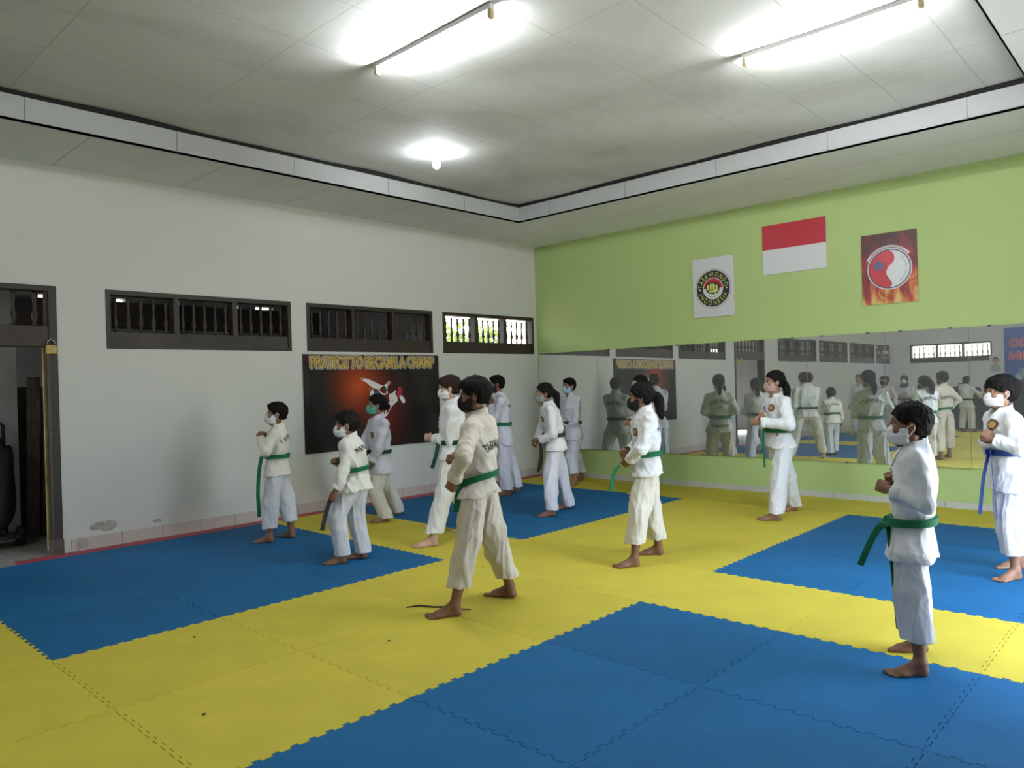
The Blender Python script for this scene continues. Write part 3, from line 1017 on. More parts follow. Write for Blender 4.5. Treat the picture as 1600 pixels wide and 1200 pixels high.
for k in range(20):
    q = [band[k], band[k + 1], band[40 - k], band[41 - k]]
    mb.add([o_ + rr_ * x + uu_ * y + nn_ * 0.0012 for x, y in q], [(0, 3, 2, 1)])
mb.build('name_band', M_lav, r)
mb = MB()
arc_text(mb, 'UNIVERSAL TAEKWONDO INDONESIA', 0.024, f0, 0.252, 0.53 * PI, 0.0016, True, 0.72)
arc_text(mb, 'PROFESSIONAL TAEKWONDO', 0.026, f0, 0.172, -0.02 * PI, 0.0030, True, 0.72)
mb.build('small_lettering', M_navy, r)

# ------------------------------------------------------------------ the far end of the hall, seen in the mirror
ebx = XE - 0.012
bn2 = empty('banner', (ebx, -0.98, 0.75))
tag(bn2, 'blue banner with red lettering on the far end wall, seen in the mirror', 'banner')
M_bb = mat('blue_vinyl', (0.035, 0.07, 0.27), rough=0.45, var=0.3, vscale=2)
MB().box((0, -1.15, 0), (0.006, 1.15, 2.2)).build('sheet', M_bb, bn2)
fr2 = (Vector((0, 0, 0)), Vector((0, -1, 0)), UP, Vector((-1, 0, 0)))
for s, z, bold, off, m, nm in (('TAEKWONDO', 1.62, 0.022, 0.002, M_wpr, 'lettering_outline'), ('CHAMPION', 1.22, 0.022, 0.002, M_wpr, 'lettering_outline'), ('TAEKWONDO', 1.62, 0.008, 0.004, M_rpr, 'lettering'), ('CHAMPION', 1.22, 0.008, 0.004, M_rpr, 'lettering')):
    mb = MB()
    flat_text(mb, s, 0.34, fr2, 0.0, z, off, bold, width=2.0)
    mb.build(nm, m, bn2)
mb = MB()
mb.plate([(0.1, 0.15), (0.95, 0.1), (1.02, 0.5), (0.75, 0.95), (0.35, 1.05), (0.12, 0.6)], fr2, 0.003)
mb.build('printed_uniforms', mat('pale_blue_print', (0.25, 0.33, 0.40), rough=0.5, var=0.6, vscale=5), bn2)
pp = empty('portrait_print', (ebx, -2.36, 1.62))
tag(pp, 'small portrait print of a dark haired boy on the far wall, seen in the mirror', 'portrait print')
MB().box((0, -0.16, 0), (0.006, 0.16, 0.5)).build('sheet', M_wb, pp)
fr3 = (Vector((0, 0, 0)), Vector((0, -1, 0)), UP, Vector((-1, 0, 0)))
MB().plate([(x * 0.085, 0.36 + y * 0.1) for x, y in ring_pts(1, 20)], fr3, 0.002).build('printed_hair', M_bpr, pp)
MB().plate([(x * 0.065, 0.325 + y * 0.08) for x, y in ring_pts(1, 20)], fr3, 0.003).build('printed_face', M_skinp, pp)
MB().plate([(-0.14, 0.02), (0.14, 0.02), (0.11, 0.2), (0.03, 0.24), (-0.03, 0.24), (-0.11, 0.2)], fr3, 0.002).build('printed_uniform', M_grey, pp)

cb = empty('storage_cabinet', (9.75, -1.85, 0))
tag(cb, 'long black cabinet by the far end wall, seen in the mirror', 'cabinet')
bevel(MB().box((-0.25, -1.25, 0.03), (0.25, 1.25, 0.98)).build('body', mat('black_laminate', (0.02, 0.02, 0.022), rough=0.5, var=0.2), cb), 0.01)
for k in range(4):
    d = bevel(MB().box((-0.268, -1.24 + 0.62 * k + 0.006, 0.06), (-0.251, -0.62 + 0.62 * k - 0.006, 0.95)).build('door', _mats['black_laminate'], cb), 0.004)
    MB().box((-0.285, -0.7 + 0.62 * k, 0.5), (-0.2685, -0.68 + 0.62 * k, 0.62)).build('handle', M_bmet, d)
for k in range(2):
    MB().box((-0.2, -1.2 + 2.3 * k, 0.0), (0.2, -1.1 + 2.3 * k, 0.03)).build('foot', M_bmet, cb)
for k, (y, w, h, lab) in enumerate(((-2.6, 0.40, 0.24, 'low black gear bag on the left end of the far cabinet'), (-1.75, 0.36, 0.34, 'black gear bag in the middle of the far cabinet top'), (-1.05, 0.30, 0.42, 'tallest black gear bag on the far cabinet top'))):
    bm = bmesh.new()
    bmesh.ops.create_icosphere(bm, subdivisions=3, radius=1)
    for v in bm.verts:
        n = v.co.normalized()
        v.co = Vector((0.2 * math.copysign(abs(n.x) ** 0.6, n.x), w * math.copysign(abs(n.y) ** 0.6, n.y), (h / 2) * math.copysign(abs(n.z) ** 0.5, n.z) + h / 2)) * (1 + 0.04 * math.sin(7 * n.y + 3 * n.x + k))
        v.co.z = max(v.co.z, 0)
    me = bpy.data.meshes.new('gear_bag')
    bm.to_mesh(me)
    bm.free()
    me.materials.append(M_blk)
    me.polygons.foreach_set('use_smooth', [True] * len(me.polygons))
    o = bpy.data.objects.new('gear_bag', me)
    C.objects.link(o)
    o.location = (9.75, y, 0.981)
    tag(o, lab, 'bag', 'black gear bags on the far cabinet')
    MB().tube([(-0.05, -0.14, h * 0.93), (-0.06, -0.1, h + 0.07), (-0.06, 0.1, h + 0.07), (-0.05, 0.14, h * 0.93)], 0.012, 8).build('handle', M_bmet, o, True)

# ------------------------------------------------------------------ people: bodies and clothes grown from distance fields
def unit(v):
    return v / max(np.linalg.norm(v), 1e-9)


class Vol:
    """solid sampled on a grid; shapes are blended in, cut away, then skinned as one closed surface"""

    def __init__(self, lo, hi, h):
        self.lo, self.h = np.array(lo, np.float32), h
        n = np.ceil((np.array(hi) - np.array(lo)) / h).astype(int) + 2
        self.ax = [self.lo[i] + h * np.arange(n[i], dtype=np.float32) for i in range(3)]
        self.F = np.full(n, 1.0, np.float32)

    def sub(self, lo, hi, m):
        sl = []
        for i in range(3):
            a = int(np.floor((lo[i] - m - self.lo[i]) / self.h))
            b = int(np.ceil((hi[i] + m - self.lo[i]) / self.h)) + 1
            a, b = max(0, a), min(self.F.shape[i], b)
            if b <= a:
                return None, None
            sl.append(slice(a, b))
        X = self.ax[0][sl[0]][:, None, None]
        Y = self.ax[1][sl[1]][None, :, None]
        Z = self.ax[2][sl[2]][None, None, :]
        return tuple(sl), (X, Y, Z)

    def put(self, lo, hi, fn, k=0.01, cut=False):
        sl, g = self.sub(lo, hi, k + 3 * self.h)
        if sl is None:
            return
        d = fn(*g)
        F = self.F[sl]
        if cut:
            t = np.clip(0.5 - 0.5 * (F + d) / max(k, 1e-5), 0, 1)
            self.F[sl] = F * (1 - t) - d * t + k * t * (1 - t)
        else:
            t = np.clip(0.5 + 0.5 * (F - d) / max(k, 1e-5), 0, 1)
            self.F[sl] = F * (1 - t) + d * t - k * t * (1 - t)

    def cap(self, a, b, ra, rb=None, k=0.01, cut=False, flat=None):
        a, b = np.asarray(a, np.float32), np.asarray(b, np.float32)
        rb = ra if rb is None else rb
        ab = b - a
        L2 = max(float(ab @ ab), 1e-9)

        def fn(X, Y, Z):
            px, py, pz = X - a[0], Y - a[1], Z - a[2]
            t = np.clip((px * ab[0] + py * ab[1] + pz * ab[2]) / L2, 0, 1)
            d = np.sqrt((px - t * ab[0]) ** 2 + (py - t * ab[1]) ** 2 + (pz - t * ab[2]) ** 2) - (ra + (rb - ra) * t)
            if flat is not None:
                q, n = flat
                d = np.maximum(d, (X - q[0]) * n[0] + (Y - q[1]) * n[1] + (Z - q[2]) * n[2])
            return d
        r = max(ra, rb)
        self.put(np.minimum(a, b) - r, np.maximum(a, b) + r, fn, k, cut)

    def ell(self, c, R, rad, k=0.01, cut=False, limit=None):
        c, R, rad = np.asarray(c, np.float32), np.asarray(R, np.float32), np.asarray(rad, np.float32)

        def fn(X, Y, Z):
            x, y, z = X - c[0], Y - c[1], Z - c[2]
            q = [(R[i][0] * x + R[i][1] * y + R[i][2] * z) / rad[i] for i in range(3)]
            k0 = np.sqrt(q[0] ** 2 + q[1] ** 2 + q[2] ** 2) + 1e-6
            k1 = np.sqrt((q[0] / rad[0]) ** 2 + (q[1] / rad[1]) ** 2 + (q[2] / rad[2]) ** 2) + 1e-6
            d = k0 * (k0 - 1) / k1
            if limit is not None:
                for p, n in limit:
                    d = np.maximum(d, (X - p[0]) * n[0] + (Y - p[1]) * n[1] + (Z - p[2]) * n[2])
            return d
        m = float(max(rad))
        self.put(c - m, c + m, fn, k, cut)

    def floor(self, z):
        Z = self.ax[2][None, None, :]
        self.F = np.maximum(self.F, (z - Z).astype(np.float32))

    def skin(self):
        F, h = self.F, self.h
        F[[0, -1], :, :] = np.maximum(F[[0, -1], :, :], h)
        F[:, [0, -1], :] = np.maximum(F[:, [0, -1], :], h)
        F[:, :, [0, -1]] = np.maximum(F[:, :, [0, -1]], h)
        S = F < 0
        c = [S[dx:F.shape[0] - 1 + dx, dy:F.shape[1] - 1 + dy, dz:F.shape[2] - 1 + dz] for dx in (0, 1) for dy in (0, 1) for dz in (0, 1)]
        al, an = c[0].copy(), c[0].copy()
        for q in c[1:]:
            al &= q
            an |= q
        act = an & ~al
        idx = np.argwhere(act)
        vid = np.full(act.shape, -1, np.int32)
        vid[act] = np.arange(len(idx))
        acc = np.zeros((len(idx), 3), np.float32)
        cnt = np.zeros(len(idx), np.float32)
        cs = [(x, y, z) for x in (0, 1) for y in (0, 1) for z in (0, 1)]
        val = {q: F[idx[:, 0] + q[0], idx[:, 1] + q[1], idx[:, 2] + q[2]] for q in cs}
        for a in cs:
            for ax in range(3):
                if a[ax]:
                    continue
                b = list(a)
                b[ax] = 1
                fa, fb = val[a], val[tuple(b)]
                x = (fa < 0) != (fb < 0)
                t = np.where(x, fa / np.where(x, fa - fb, 1), 0)
                p = np.tile(np.array(a, np.float32), (len(idx), 1))
                p[:, ax] += t
                acc += p * x[:, None]
                cnt += x
        V = self.lo + h * (idx + acc / cnt[:, None])
        quads = []
        for ax in range(3):
            sa = [slice(None)] * 3
            sb = [slice(None)] * 3
            sa[ax], sb[ax] = slice(0, -1), slice(1, None)
            e = np.argwhere(S[tuple(sa)] != S[tuple(sb)])
            u, w = (ax + 1) % 3, (ax + 2) % 3
            e = e[(e[:, u] > 0) & (e[:, w] > 0) & (e[:, u] < act.shape[u]) & (e[:, w] < act.shape[w])]
            ins = S[e[:, 0], e[:, 1], e[:, 2]]
            q = []
            for du, dw in ((-1, -1), (0, -1), (0, 0), (-1, 0)):
                c_ = e.copy()
                c_[:, u] += du
                c_[:, w] += dw
                q.append(vid[c_[:, 0], c_[:, 1], c_[:, 2]])
            q = np.stack(q, 1)
            q[~ins] = q[~ins][:, ::-1]
            quads.append(q)
        return V, np.concatenate(quads)


def to_mesh(name, V, Q, m, base):
    me = bpy.data.meshes.new(name)
    V = (V - base).astype(np.float32)
    me.vertices.add(len(V))
    me.vertices.foreach_set('co', V.ravel())
    me.loops.add(len(Q) * 4)
    me.loops.foreach_set('vertex_index', Q.ravel().astype(np.int32))
    me.polygons.add(len(Q))
    me.polygons.foreach_set('loop_start', np.arange(0, len(Q) * 4, 4, dtype=np.int32))
    me.polygons.foreach_set('use_smooth', np.ones(len(Q), bool))
    me.materials.append(m)
    me.update(calc_edges=True)
    return me


def relax(V, Q, n=2, s=0.5):
    for _ in range(n):
        acc = np.zeros_like(V)
        cnt = np.zeros(len(V), np.float32)
        for a in range(4):
            np.add.at(acc, Q[:, a], V[Q[:, (a + 1) % 4]])
            np.add.at(acc, Q[:, a], V[Q[:, (a + 3) % 4]])
            np.add.at(cnt, Q[:, a], 2)
        V = V + s * (acc / cnt[:, None] - V)
    return V


def normals(V, Q):
    n = np.cross(V[Q[:, 2]] - V[Q[:, 0]], V[Q[:, 3]] - V[Q[:, 1]])
    out = np.zeros_like(V)
    for a in range(4):
        np.add.at(out, Q[:, a], n)
    return out / np.maximum(np.linalg.norm(out, axis=1, keepdims=True), 1e-9)


def folds(V, amp, fr, seed, n=7):
    """soft cloth creases: warped sine bundles, stretched by fr"""
    rg = np.random.RandomState(seed)
    P = V * np.array(fr)
    P = P + 0.35 * np.sin(P[:, [1, 2, 0]] * 1.3 + rg.rand(3) * 6) + 0.2 * np.sin(P[:, [2, 0, 1]] * 2.7 + rg.rand(3) * 6)
    d = np.zeros(len(V))
    for i in range(n):
        k = unit(rg.normal(size=3)) * (0.8 + 1.1 * rg.rand())
        s = np.sin(P @ k + rg.rand() * 6)
        d += (1 - np.abs(s)) ** 2 - 0.35
    return amp * d / n * 3


def smooth_line(pts, n=6):
    P = [np.array(p, float) for p in pts]
    if len(P) < 3:
        return P
    P = [2 * P[0] - P[1]] + P + [2 * P[-1] - P[-2]]
    out = []
    for i in range(1, len(P) - 2):
        for k in range(n):
            t = k / n
            a, b, c, d = P[i - 1], P[i], P[i + 1], P[i + 2]
            out.append(0.5 * (2 * b + (c - a) * t + (2 * a - 5 * b + 4 * c - d) * t * t + (3 * b - a - 3 * c + d) * t ** 3))
    return out + [P[-2]]


def ribbon(name, pts, width, thick, wdir, m, parent, base, taper=None):
    P = smooth_line(pts)
    mb = MB()
    v = []
    n = len(P)
    for i, p in enumerate(P):
        t = unit(P[min(i + 1, n - 1)] - P[max(i - 1, 0)])
        tw = wdir[i * (len(wdir) - 1) // max(1, n - 1)] if isinstance(wdir, list) else wdir
        w = unit(tw - t * np.dot(tw, t))
        o = np.cross(t, w)
        hw = width / 2
        for a, b in ((-1, -1), (1, -1), (1, 1), (-1, 1)):
            v.append(p + w * hw * a + o * thick / 2 * b - base)
    f = [(4 * i + k, 4 * i + (k + 1) % 4, 4 * i + 4 + (k + 1) % 4, 4 * i + 4 + k) for i in range(n - 1) for k in range(4)]
    f += [(3, 2, 1, 0), (4 * n - 4, 4 * n - 3, 4 * n - 2, 4 * n - 1)]
    mb.add(v, f)
    return mb.build(name, m, parent, False)


def cloth_mat(name, col):
    return mat(name, col, rough=0.85, bump=0.12, bscale=140, var=0.06, vscale=6, spec=0.15)


def skin_mat(name, col):
    return mat(name, col, rough=0.5, var=0.10, vscale=14, spec=0.35)


M_hair = mat('black_hair', (0.006, 0.005, 0.005), rough=0.75, bump=0.8, bscale=60, stretch=(1, 1, 0.3), spec=0.12)
M_brhair = mat('dark_brown_hair', (0.022, 0.012, 0.009), rough=0.75, bump=0.8, bscale=60, stretch=(1, 1, 0.3), spec=0.12)
M_grhair = mat('greying_hair', (0.10, 0.095, 0.09), rough=0.6, bump=0.6, bscale=45)
M_eye = mat('eye_white', (0.38, 0.35, 0.32), rough=0.3)
M_iris = mat('dark_iris', (0.015, 0.01, 0.008), rough=0.2)
M_lip = mat('letter_black', (0.02, 0.02, 0.025), rough=0.7)
M_emb = mat('emblem_brown', (0.10, 0.045, 0.03), rough=0.7)
M_emg = mat('emblem_gold', (0.40, 0.24, 0.07), rough=0.7)
M_emp = mat('emblem_violet', (0.16, 0.10, 0.42), rough=0.7)


def make_person(J, o):
    """J: joints in metres; o: looks. One continuous body mesh carries hair, mask, jacket, trousers and belt as its parts"""
    g = {k: np.array(v, float) for k, v in J.items() if isinstance(v, list) and len(v) == 3 and not isinstance(v[0], list)}
    H = J['H']
    s = H / 1.5
    up = np.array([0, 0, 1.0])
    f = np.array([*J['face'], 0.0])
    l = np.cross(up, f)
    hf = np.array([*J['hface'], 0.0])
    pit = math.radians(J['pitch'])
    hl = np.cross(up, hf)
    hf2 = hf * math.cos(pit) + up * math.sin(pit)
    hu = np.cross(hf2, hl)
    HR = np.stack([hf2, hl, hu])
    hc = g['head']
    hs = o.get('head', 1.0) * (0.215 if H < 1.45 else 0.222) / 0.222

    def hp(x, y, z):
        return hc + (hf2 * x + hl * y + hu * z) * hs
    base = (g['ankle' + 'L'] + g['ankle' + 'R']) / 2
    base[2] = 0.0
    near = o.get('near', 0)
    hb = (0.0068, 0.0056, 0.0046)[near] if not o.get('far') else 0.0095
    hcl = (0.0095, 0.0085, 0.0070)[near] if not o.get('far') else 0.013
    allp = np.array(list(g.values()) + [hp(0, 0, 0.16), hp(0.16, 0, 0), hp(-0.16, 0, 0)])
    lo, hi = allp.min(0) - 0.17, allp.max(0) + 0.17
    lo[2] = -0.02
    gi = o.get('girth', 1.0)

    # ---------------- body
    B = Vol(lo, hi, hb)
    neck, pel = g['neck'], g['pelvis']
    sp = neck - pel
    R3 = np.stack([f, l, up])
    B.ell(pel + up * 0.01, R3, np.array([0.078, 0.105, 0.11]) * s * gi)
    B.ell(pel + sp * 0.45, R3, np.array([0.078, 0.10, 0.15]) * s * gi, 0.04)
    B.ell(pel + sp * 0.70, R3, np.array([0.078 * s * gi, 0.112 * s * gi, min(0.13 * s, 0.26 * np.linalg.norm(sp))]), 0.03)
    B.cap(neck - up * 0.015 * s + f * 0.014, hp(-0.008, 0, -0.055), 0.040 * s, 0.044 * s, 0.015)
    B.cap(g['shoulder' + 'L'] - up * 0.025 * s, g['shoulder' + 'R'] - up * 0.025 * s, 0.036 * s, 0.036 * s, 0.03)
    # head
    B.ell(hp(-0.012, 0, 0.022), HR, np.array([0.094, 0.076, 0.086]) * hs, 0.01)
    B.ell(hp(0.028, 0, -0.04), HR, np.array([0.060, 0.060, 0.072]) * hs, 0.025)
    B.cap(hp(0.062, -0.012, -0.098), hp(0.062, 0.012, -0.098), 0.02 * hs, None, 0.02)
    B.cap(hp(-0.01, -0.045, -0.072), hp(0.055, -0.018, -0.097), 0.018 * hs, 0.016 * hs, 0.02)
    B.cap(hp(-0.01, 0.045, -0.072), hp(0.055, 0.018, -0.097), 0.018 * hs, 0.016 * hs, 0.02)
    B.cap(hp(0.076, -0.034, 0.018), hp(0.076, 0.034, 0.018), 0.012 * hs, None, 0.012)
    for q in (-1, 1):
        B.ell(hp(0.088, 0.031 * q, 0.0), HR, np.array([0.014, 0.018, 0.011]) * hs, 0.008, cut=True)
        B.ell(hp(0.060, 0.040 * q, -0.03), HR, np.array([0.026, 0.02, 0.022]) * hs, 0.02)
        ear = hp(-0.006, 0.078 * q, -0.012)
        B.ell(ear, HR, np.array([0.019, 0.009, 0.032]) * hs, 0.006)
        B.ell(ear + hl * q * 0.009 * hs + hf2 * 0.003, HR, np.array([0.009, 0.006, 0.017]) * hs, 0.004, cut=True)
    B.cap(hp(0.086, 0, 0.004), hp(0.108, 0, -0.03), 0.008 * hs, 0.011 * hs, 0.01)
    B.cap(hp(0.098, -0.011, -0.035), hp(0.098, 0.011, -0.035), 0.009 * hs, None, 0.006)
    B.cap(hp(0.082, -0.018, -0.064), hp(0.082, 0.018, -0.064), 0.0095 * hs, None, 0.006)
    B.cap(hp(0.080, -0.016, -0.076), hp(0.080, 0.016, -0.076), 0.0095 * hs, None, 0.005)
    B.cap(hp(0.094, -0.02, -0.070), hp(0.094, 0.02, -0.070), 0.003 * hs, None, 0.003, cut=True)
    # limbs
    for sd, q in (('L', 1), ('R', -1)):
        S, E, W = g['shoulder' + sd], g['elbow' + sd], g['wrist' + sd]
        B.cap(S - up * 0.026 * s, E, 0.034 * s, 0.032 * s, 0.02)
        B.cap(E, E + (W - E) * 0.4, 0.034 * s, 0.033 * s, 0.015)
        B.cap(E + (W - E) * 0.4, W, 0.033 * s, 0.023 * s, 0.015)
        d = unit(W - E)
        inward = -l * q
        pn = unit(inward - d * np.dot(inward, d) + up * 0.001)
        tw = np.cross(d, pn) * (1 if np.dot(np.cross(d, pn), up) > 0 else -1)
        if o.get('palmdown'):
            pn, tw = unit(-up - d * np.dot(-up, d)), inward
            tw = unit(tw - d * np.dot(tw, d))
        fs = s * o.get('hand', 1.0)
        c = W + d * 0.042 * fs
        Rh = np.stack([d, pn, tw])
        B.cap(W, c, 0.022 * fs, 0.024 * fs, 0.012)
        B.ell(c + d * 0.008 * fs, Rh, np.array([0.044, 0.022, 0.036]) * fs, 0.012)
        for i in range(4):
            t = (1.5 - i) * 0.0172 * fs
            ln = (0.93, 1.0, 0.96, 0.82)[i]
            K = c + d * 0.040 * fs + tw * t - pn * 0.004 * fs
            M = K + (pn * 0.036 * ln + d * 0.010) * fs
            T = M + (-d * 0.030 * ln + pn * 0.004) * fs
            U = T + (-pn * 0.018 - d * 0.002) * fs
            r = 0.0092 * fs * (1 if i < 3 else 0.9)
            B.cap(c + tw * t * 0.8, K, r * 1.05, r * 1.1, 0.006)
            B.cap(K, M, r * 1.1, r, 0.0025)
            B.cap(M, T, r, r * 0.95, 0.0025)
            B.cap(T, U, r * 0.95, r * 0.85, 0.0025)
        t0 = c - d * 0.018 * fs + tw * 0.026 * fs + pn * 0.008 * fs
        t1 = c + d * 0.014 * fs + tw * 0.036 * fs + pn * 0.028 * fs
        t2 = c + d * 0.028 * fs + tw * 0.016 * fs + pn * 0.047 * fs
        B.cap(t0, t1, 0.013 * fs, 0.0105 * fs, 0.008)
        B.cap(t1, t2, 0.0105 * fs, 0.0085 * fs, 0.004)
        # leg and foot
        Hh, Kn, A, T = g['hip' + sd], g['knee' + sd], g['ankle' + sd], g['toe' + sd]
        B.cap(Hh - up * 0.02 * s, Kn, 0.056 * s * gi, 0.046 * s, 0.02)
        cm = Kn + (A - Kn) * 0.35
        B.cap(Kn, cm, 0.046 * s, 0.046 * s, 0.02)
        B.cap(cm, A, 0.046 * s, 0.030 * s, 0.02)
        fd = T - A
        fd[2] = 0
        L = np.linalg.norm(fd) / 0.78
        fd = unit(fd)
        ls = np.cross(up, fd)
        heel = np.array([A[0], A[1], 0.0]) - fd * 0.17 * L
        zc = 0.026 * s
        B.cap(A, heel + up * zc * 1.1 + fd * 0.03, 0.031 * s, 0.029 * s, 0.02)
        ball = heel + fd * 0.66 * L
        B.cap(heel + up * zc + fd * 0.025, ball + up * zc * 0.72, 0.029 * s, 0.022 * s, 0.015)
        B.cap(A - up * 0.012 * s + fd * 0.012, ball + up * zc * 0.8, 0.031 * s, 0.020 * s, 0.02)
        B.ell(ball + up * zc * 0.6 - fd * 0.01, np.stack([fd, ls, up]), np.array([0.052, 0.042, 0.020]) * s, 0.015)
        for i in range(5):
            y = (q * -1) * (0.029 - 0.0145 * i) * s
            ln = (0.335, 0.315, 0.285, 0.25, 0.205)[i] * L
            r = (0.0125, 0.0095, 0.009, 0.0085, 0.008)[i] * s
            a_ = ball + ls * y * 0.9 + up * r * 1.25 - fd * (0.006 + 0.004 * i)
            b_ = heel + fd * (0.66 * L + ln - r) + ls * y * 1.12 + up * r * 0.95
            B.cap(a_, b_, r * 1.05, r, 0.004)
    B.floor(0.0)
    V, Q = B.skin()
    V = relax(V, Q, 1, 0.35)
    V[:, 2] = np.maximum(V[:, 2], 0.0008)
    sk = skin_mat('skin_%s' % o['tone'], o['skin'])
    body = bpy.data.objects.new('person', to_mesh('person', V, Q, sk, base))
    body.location = base
    C.objects.link(body)
    tag(body, o['label'], 'person', o.get('group', 'taekwondo students in the hall'))

    def part(name, VQ, m, parent=body):
        q = bpy.data.objects.new(name, to_mesh(name, VQ[0], VQ[1], m, base))
        C.objects.link(q)
        q.parent = parent
        return q

    # ---------------- eyes and brows
    if not o.get('far'):
        for q in (-1, 1):
            ctr = hp(0.0755, 0.031 * q, 0.0)
            vs, fs_, mi = [], [], []
            nu, nv = 12, 8
            for a in range(nv + 1):
                for b_ in range(nu):
                    th, ph = PI * a / nv, 2 * PI * b_ / nu
                    vs.append(ctr + (hf2 * math.cos(th) * 0.0105 + hl * math.sin(th) * math.cos(ph) * 0.0145 + hu * math.sin(th) * math.sin(ph) * 0.0075) * hs - base)
            for a in range(nv):
                for b_ in range(nu):
                    fs_.append((a * nu + b_, a * nu + (b_ + 1) % nu, (a + 1) * nu + (b_ + 1) % nu, (a + 1) * nu + b_))
                    mi.append(1 if a < 3 else 0)
            e = MB().add(vs, fs_).build('eye', [M_eye, M_iris], body, True)
            e.data.polygons.foreach_set('material_index', mi)
            MB().tube([hp(0.082, 0.014 * q, 0.021) - base, hp(0.083, 0.032 * q, 0.027) - base, hp(0.071, 0.05 * q, 0.022) - base], [0.0035, 0.004, 0.002], 6).build('eyebrow', o.get('hairmat', M_hair), body, True)

    # ---------------- hair
    hv = Vol(allp.min(0) - 0.3, allp.max(0) + 0.25, 0.0065 if not o.get('far') else 0.01)
    b0 = hc - 0.36
    hv = Vol(b0, hc + 0.22, 0.0062 if not o.get('far') else 0.01)
    hk = o['hair']
    th = o.get('thick', 0.016)
    vol_r = np.array([0.094 + th, 0.076 + th, 0.086 + th]) * hs
    cen = hp(-0.014, 0, 0.026)
    fz = o.get('fringe', 0.052)
    lim = [(hp(0.0, 0, -0.085), -hu)]
    hv.ell(cen, HR, vol_r, 0.004, limit=lim)
    if hk in ('short', 'long'):
        hv.ell(hp(-0.045, 0, -0.03), HR, np.array([0.056, 0.062, 0.07]) * hs, 0.02)
        if th > 0.015:
            hv.ell(hp(0.022, 0, 0.085), HR, np.array([0.072, 0.068, 0.03]) * hs, 0.02)
    if hk in ('pony', 'bun', 'braids'):
        hv.ell(hp(-0.02, 0, 0.012), HR, np.array([0.098, 0.086, 0.088]) * hs, 0.01)
    # clear the face, temples and ears
    hv.ell(hp(0.098, 0, -0.055), HR, np.array([0.085, 0.12, 0.055 + fz]) * hs, 0.012, cut=True)
    hv.ell(hp(0.035, 0, -0.085), HR, np.array([0.055, 0.14, 0.095]) * hs, 0.012, cut=True)
    if hk == 'short':
        for q in (-1, 1):
            hv.ell(hp(-0.004, 0.088 * q, -0.022), HR, np.array([0.024, 0.03, 0.034]) * hs, 0.006, cut=True)
        hv.ell(hp(-0.02, 0, -0.128), HR, np.array([0.16, 0.14, 0.062]) * hs, 0.02, cut=True)
    if hk == 'long':
        for q in (-1, 1):
            hv.cap(hp(-0.03, 0.07 * q, 0.02), hp(-0.035, 0.072 * q, -0.07), 0.025 * hs, 0.022 * hs, 0.02)
    if hk in ('pony', 'braids'):
        tail = [hp(-0.095, 0, 0.0), hp(-0.118, 0.0, -0.06), hp(-0.125, 0.01, -0.14), hp(-0.12, 0.02, -0.21)] if hk == 'braids' else [hp(-0.10, 0, 0.02), hp(-0.140, 0, -0.02), hp(-0.150, 0, -0.10), hp(-0.155, 0, -0.18)]
        tail = smooth_line(tail, 4)
        for i in range(len(tail) - 1):
            r0 = (0.024 + 0.018 * math.sin(PI * min(1, (i + 0.6) / len(tail) * 1.15))) * hs
            hv.cap(tail[i], tail[i + 1], r0, r0 * 0.96, 0.012)
    if hk == 'bun':
        hv.ell(hp(-0.115, 0, -0.03), HR, np.array([0.045, 0.045, 0.042]) * hs, 0.012)
    if hk == 'hijab':
        hv = Vol(hc - 0.4, hc + 0.22, 0.01)
        hv.ell(cen, HR, vol_r * 1.05, 0.02)
        hv.cap(hp(-0.02, 0, -0.05), hp(-0.01, 0, -0.16), 0.085 * hs, 0.11 * hs, 0.03)
        hv.ell(hp(0.095, 0, -0.015), HR, np.array([0.06, 0.058, 0.075]) * hs, 0.01, cut=True)
    V, Q = hv.skin()
    N = normals(V, Q)
    if hk != 'hijab':
        V = V + N * (folds(V, 0.006, (60, 60, 26), o['seed'] + 5) + folds(V, 0.003, (120, 120, 60), o['seed'] + 6))[:, None]
    part('hijab' if hk == 'hijab' else 'hair', (V, Q), o.get('hairmat', M_hair))

    # ---------------- mask
    if o.get('mask'):
        mv = Vol(hc - 0.2, hc + 0.2, 0.005 if not o.get('far') else 0.009)
        top, bot = o.get('mtop', -0.012), -0.108
        lim = [(hp(0, 0, top), unit(hu * 1.0 - hf2 * 0.15)), (hp(0, 0, bot), -hu), (hp(0.012, 0, 0), -hf2)]
        mv.ell(hp(0.022, 0, -0.052), HR, np.array([0.083, 0.071, 0.085]) * hs, 0.004, limit=lim)
        mv.ell(hp(0.075, 0, -0.052), HR, np.array([0.045, 0.038, 0.05]) * hs, 0.02, limit=lim[:2])
        V, Q = mv.skin()
        V = relax(V, Q, 2)
        N = normals(V, Q)
        zrel = (V - hc) @ hu / hs
        V = V + N * (0.0016 * np.sin(zrel * 190))[:, None] * (0 if o['mask'][0] in ('black', 'gray') else 1)
        mk = part('face_mask', (V, Q), mat('mask_' + o['mask'][0], o['mask'][1], rough=0.8, bump=0.1, bscale=80, spec=0.2))
        for q in (-1, 1):
            MB().tube([p - base for p in (hp(0.03, 0.066 * q, -0.03), hp(0.01, 0.081 * q, -0.012), hp(-0.016, 0.086 * q, 0.004), hp(-0.02, 0.086 * q, -0.02), hp(0.005, 0.078 * q, -0.055), hp(0.03, 0.064 * q, -0.075))], 0.0022, 6).build('ear_loop', mat('mask_' + o['mask'][0], o['mask'][1]) if o['mask'][0] != 'black' else M_lip, mk, True)

    # ---------------- jacket
    jh, bz = J['jacket_hem'], J['belt']
    tz = neck[2]
    zs = np.array([jh - 0.02, jh, bz - 0.03 * s, bz, bz + 0.05 * s, bz + (tz - bz) * 0.55, tz - 0.075 * s, tz - 0.02 * s, tz + 0.025 * s])
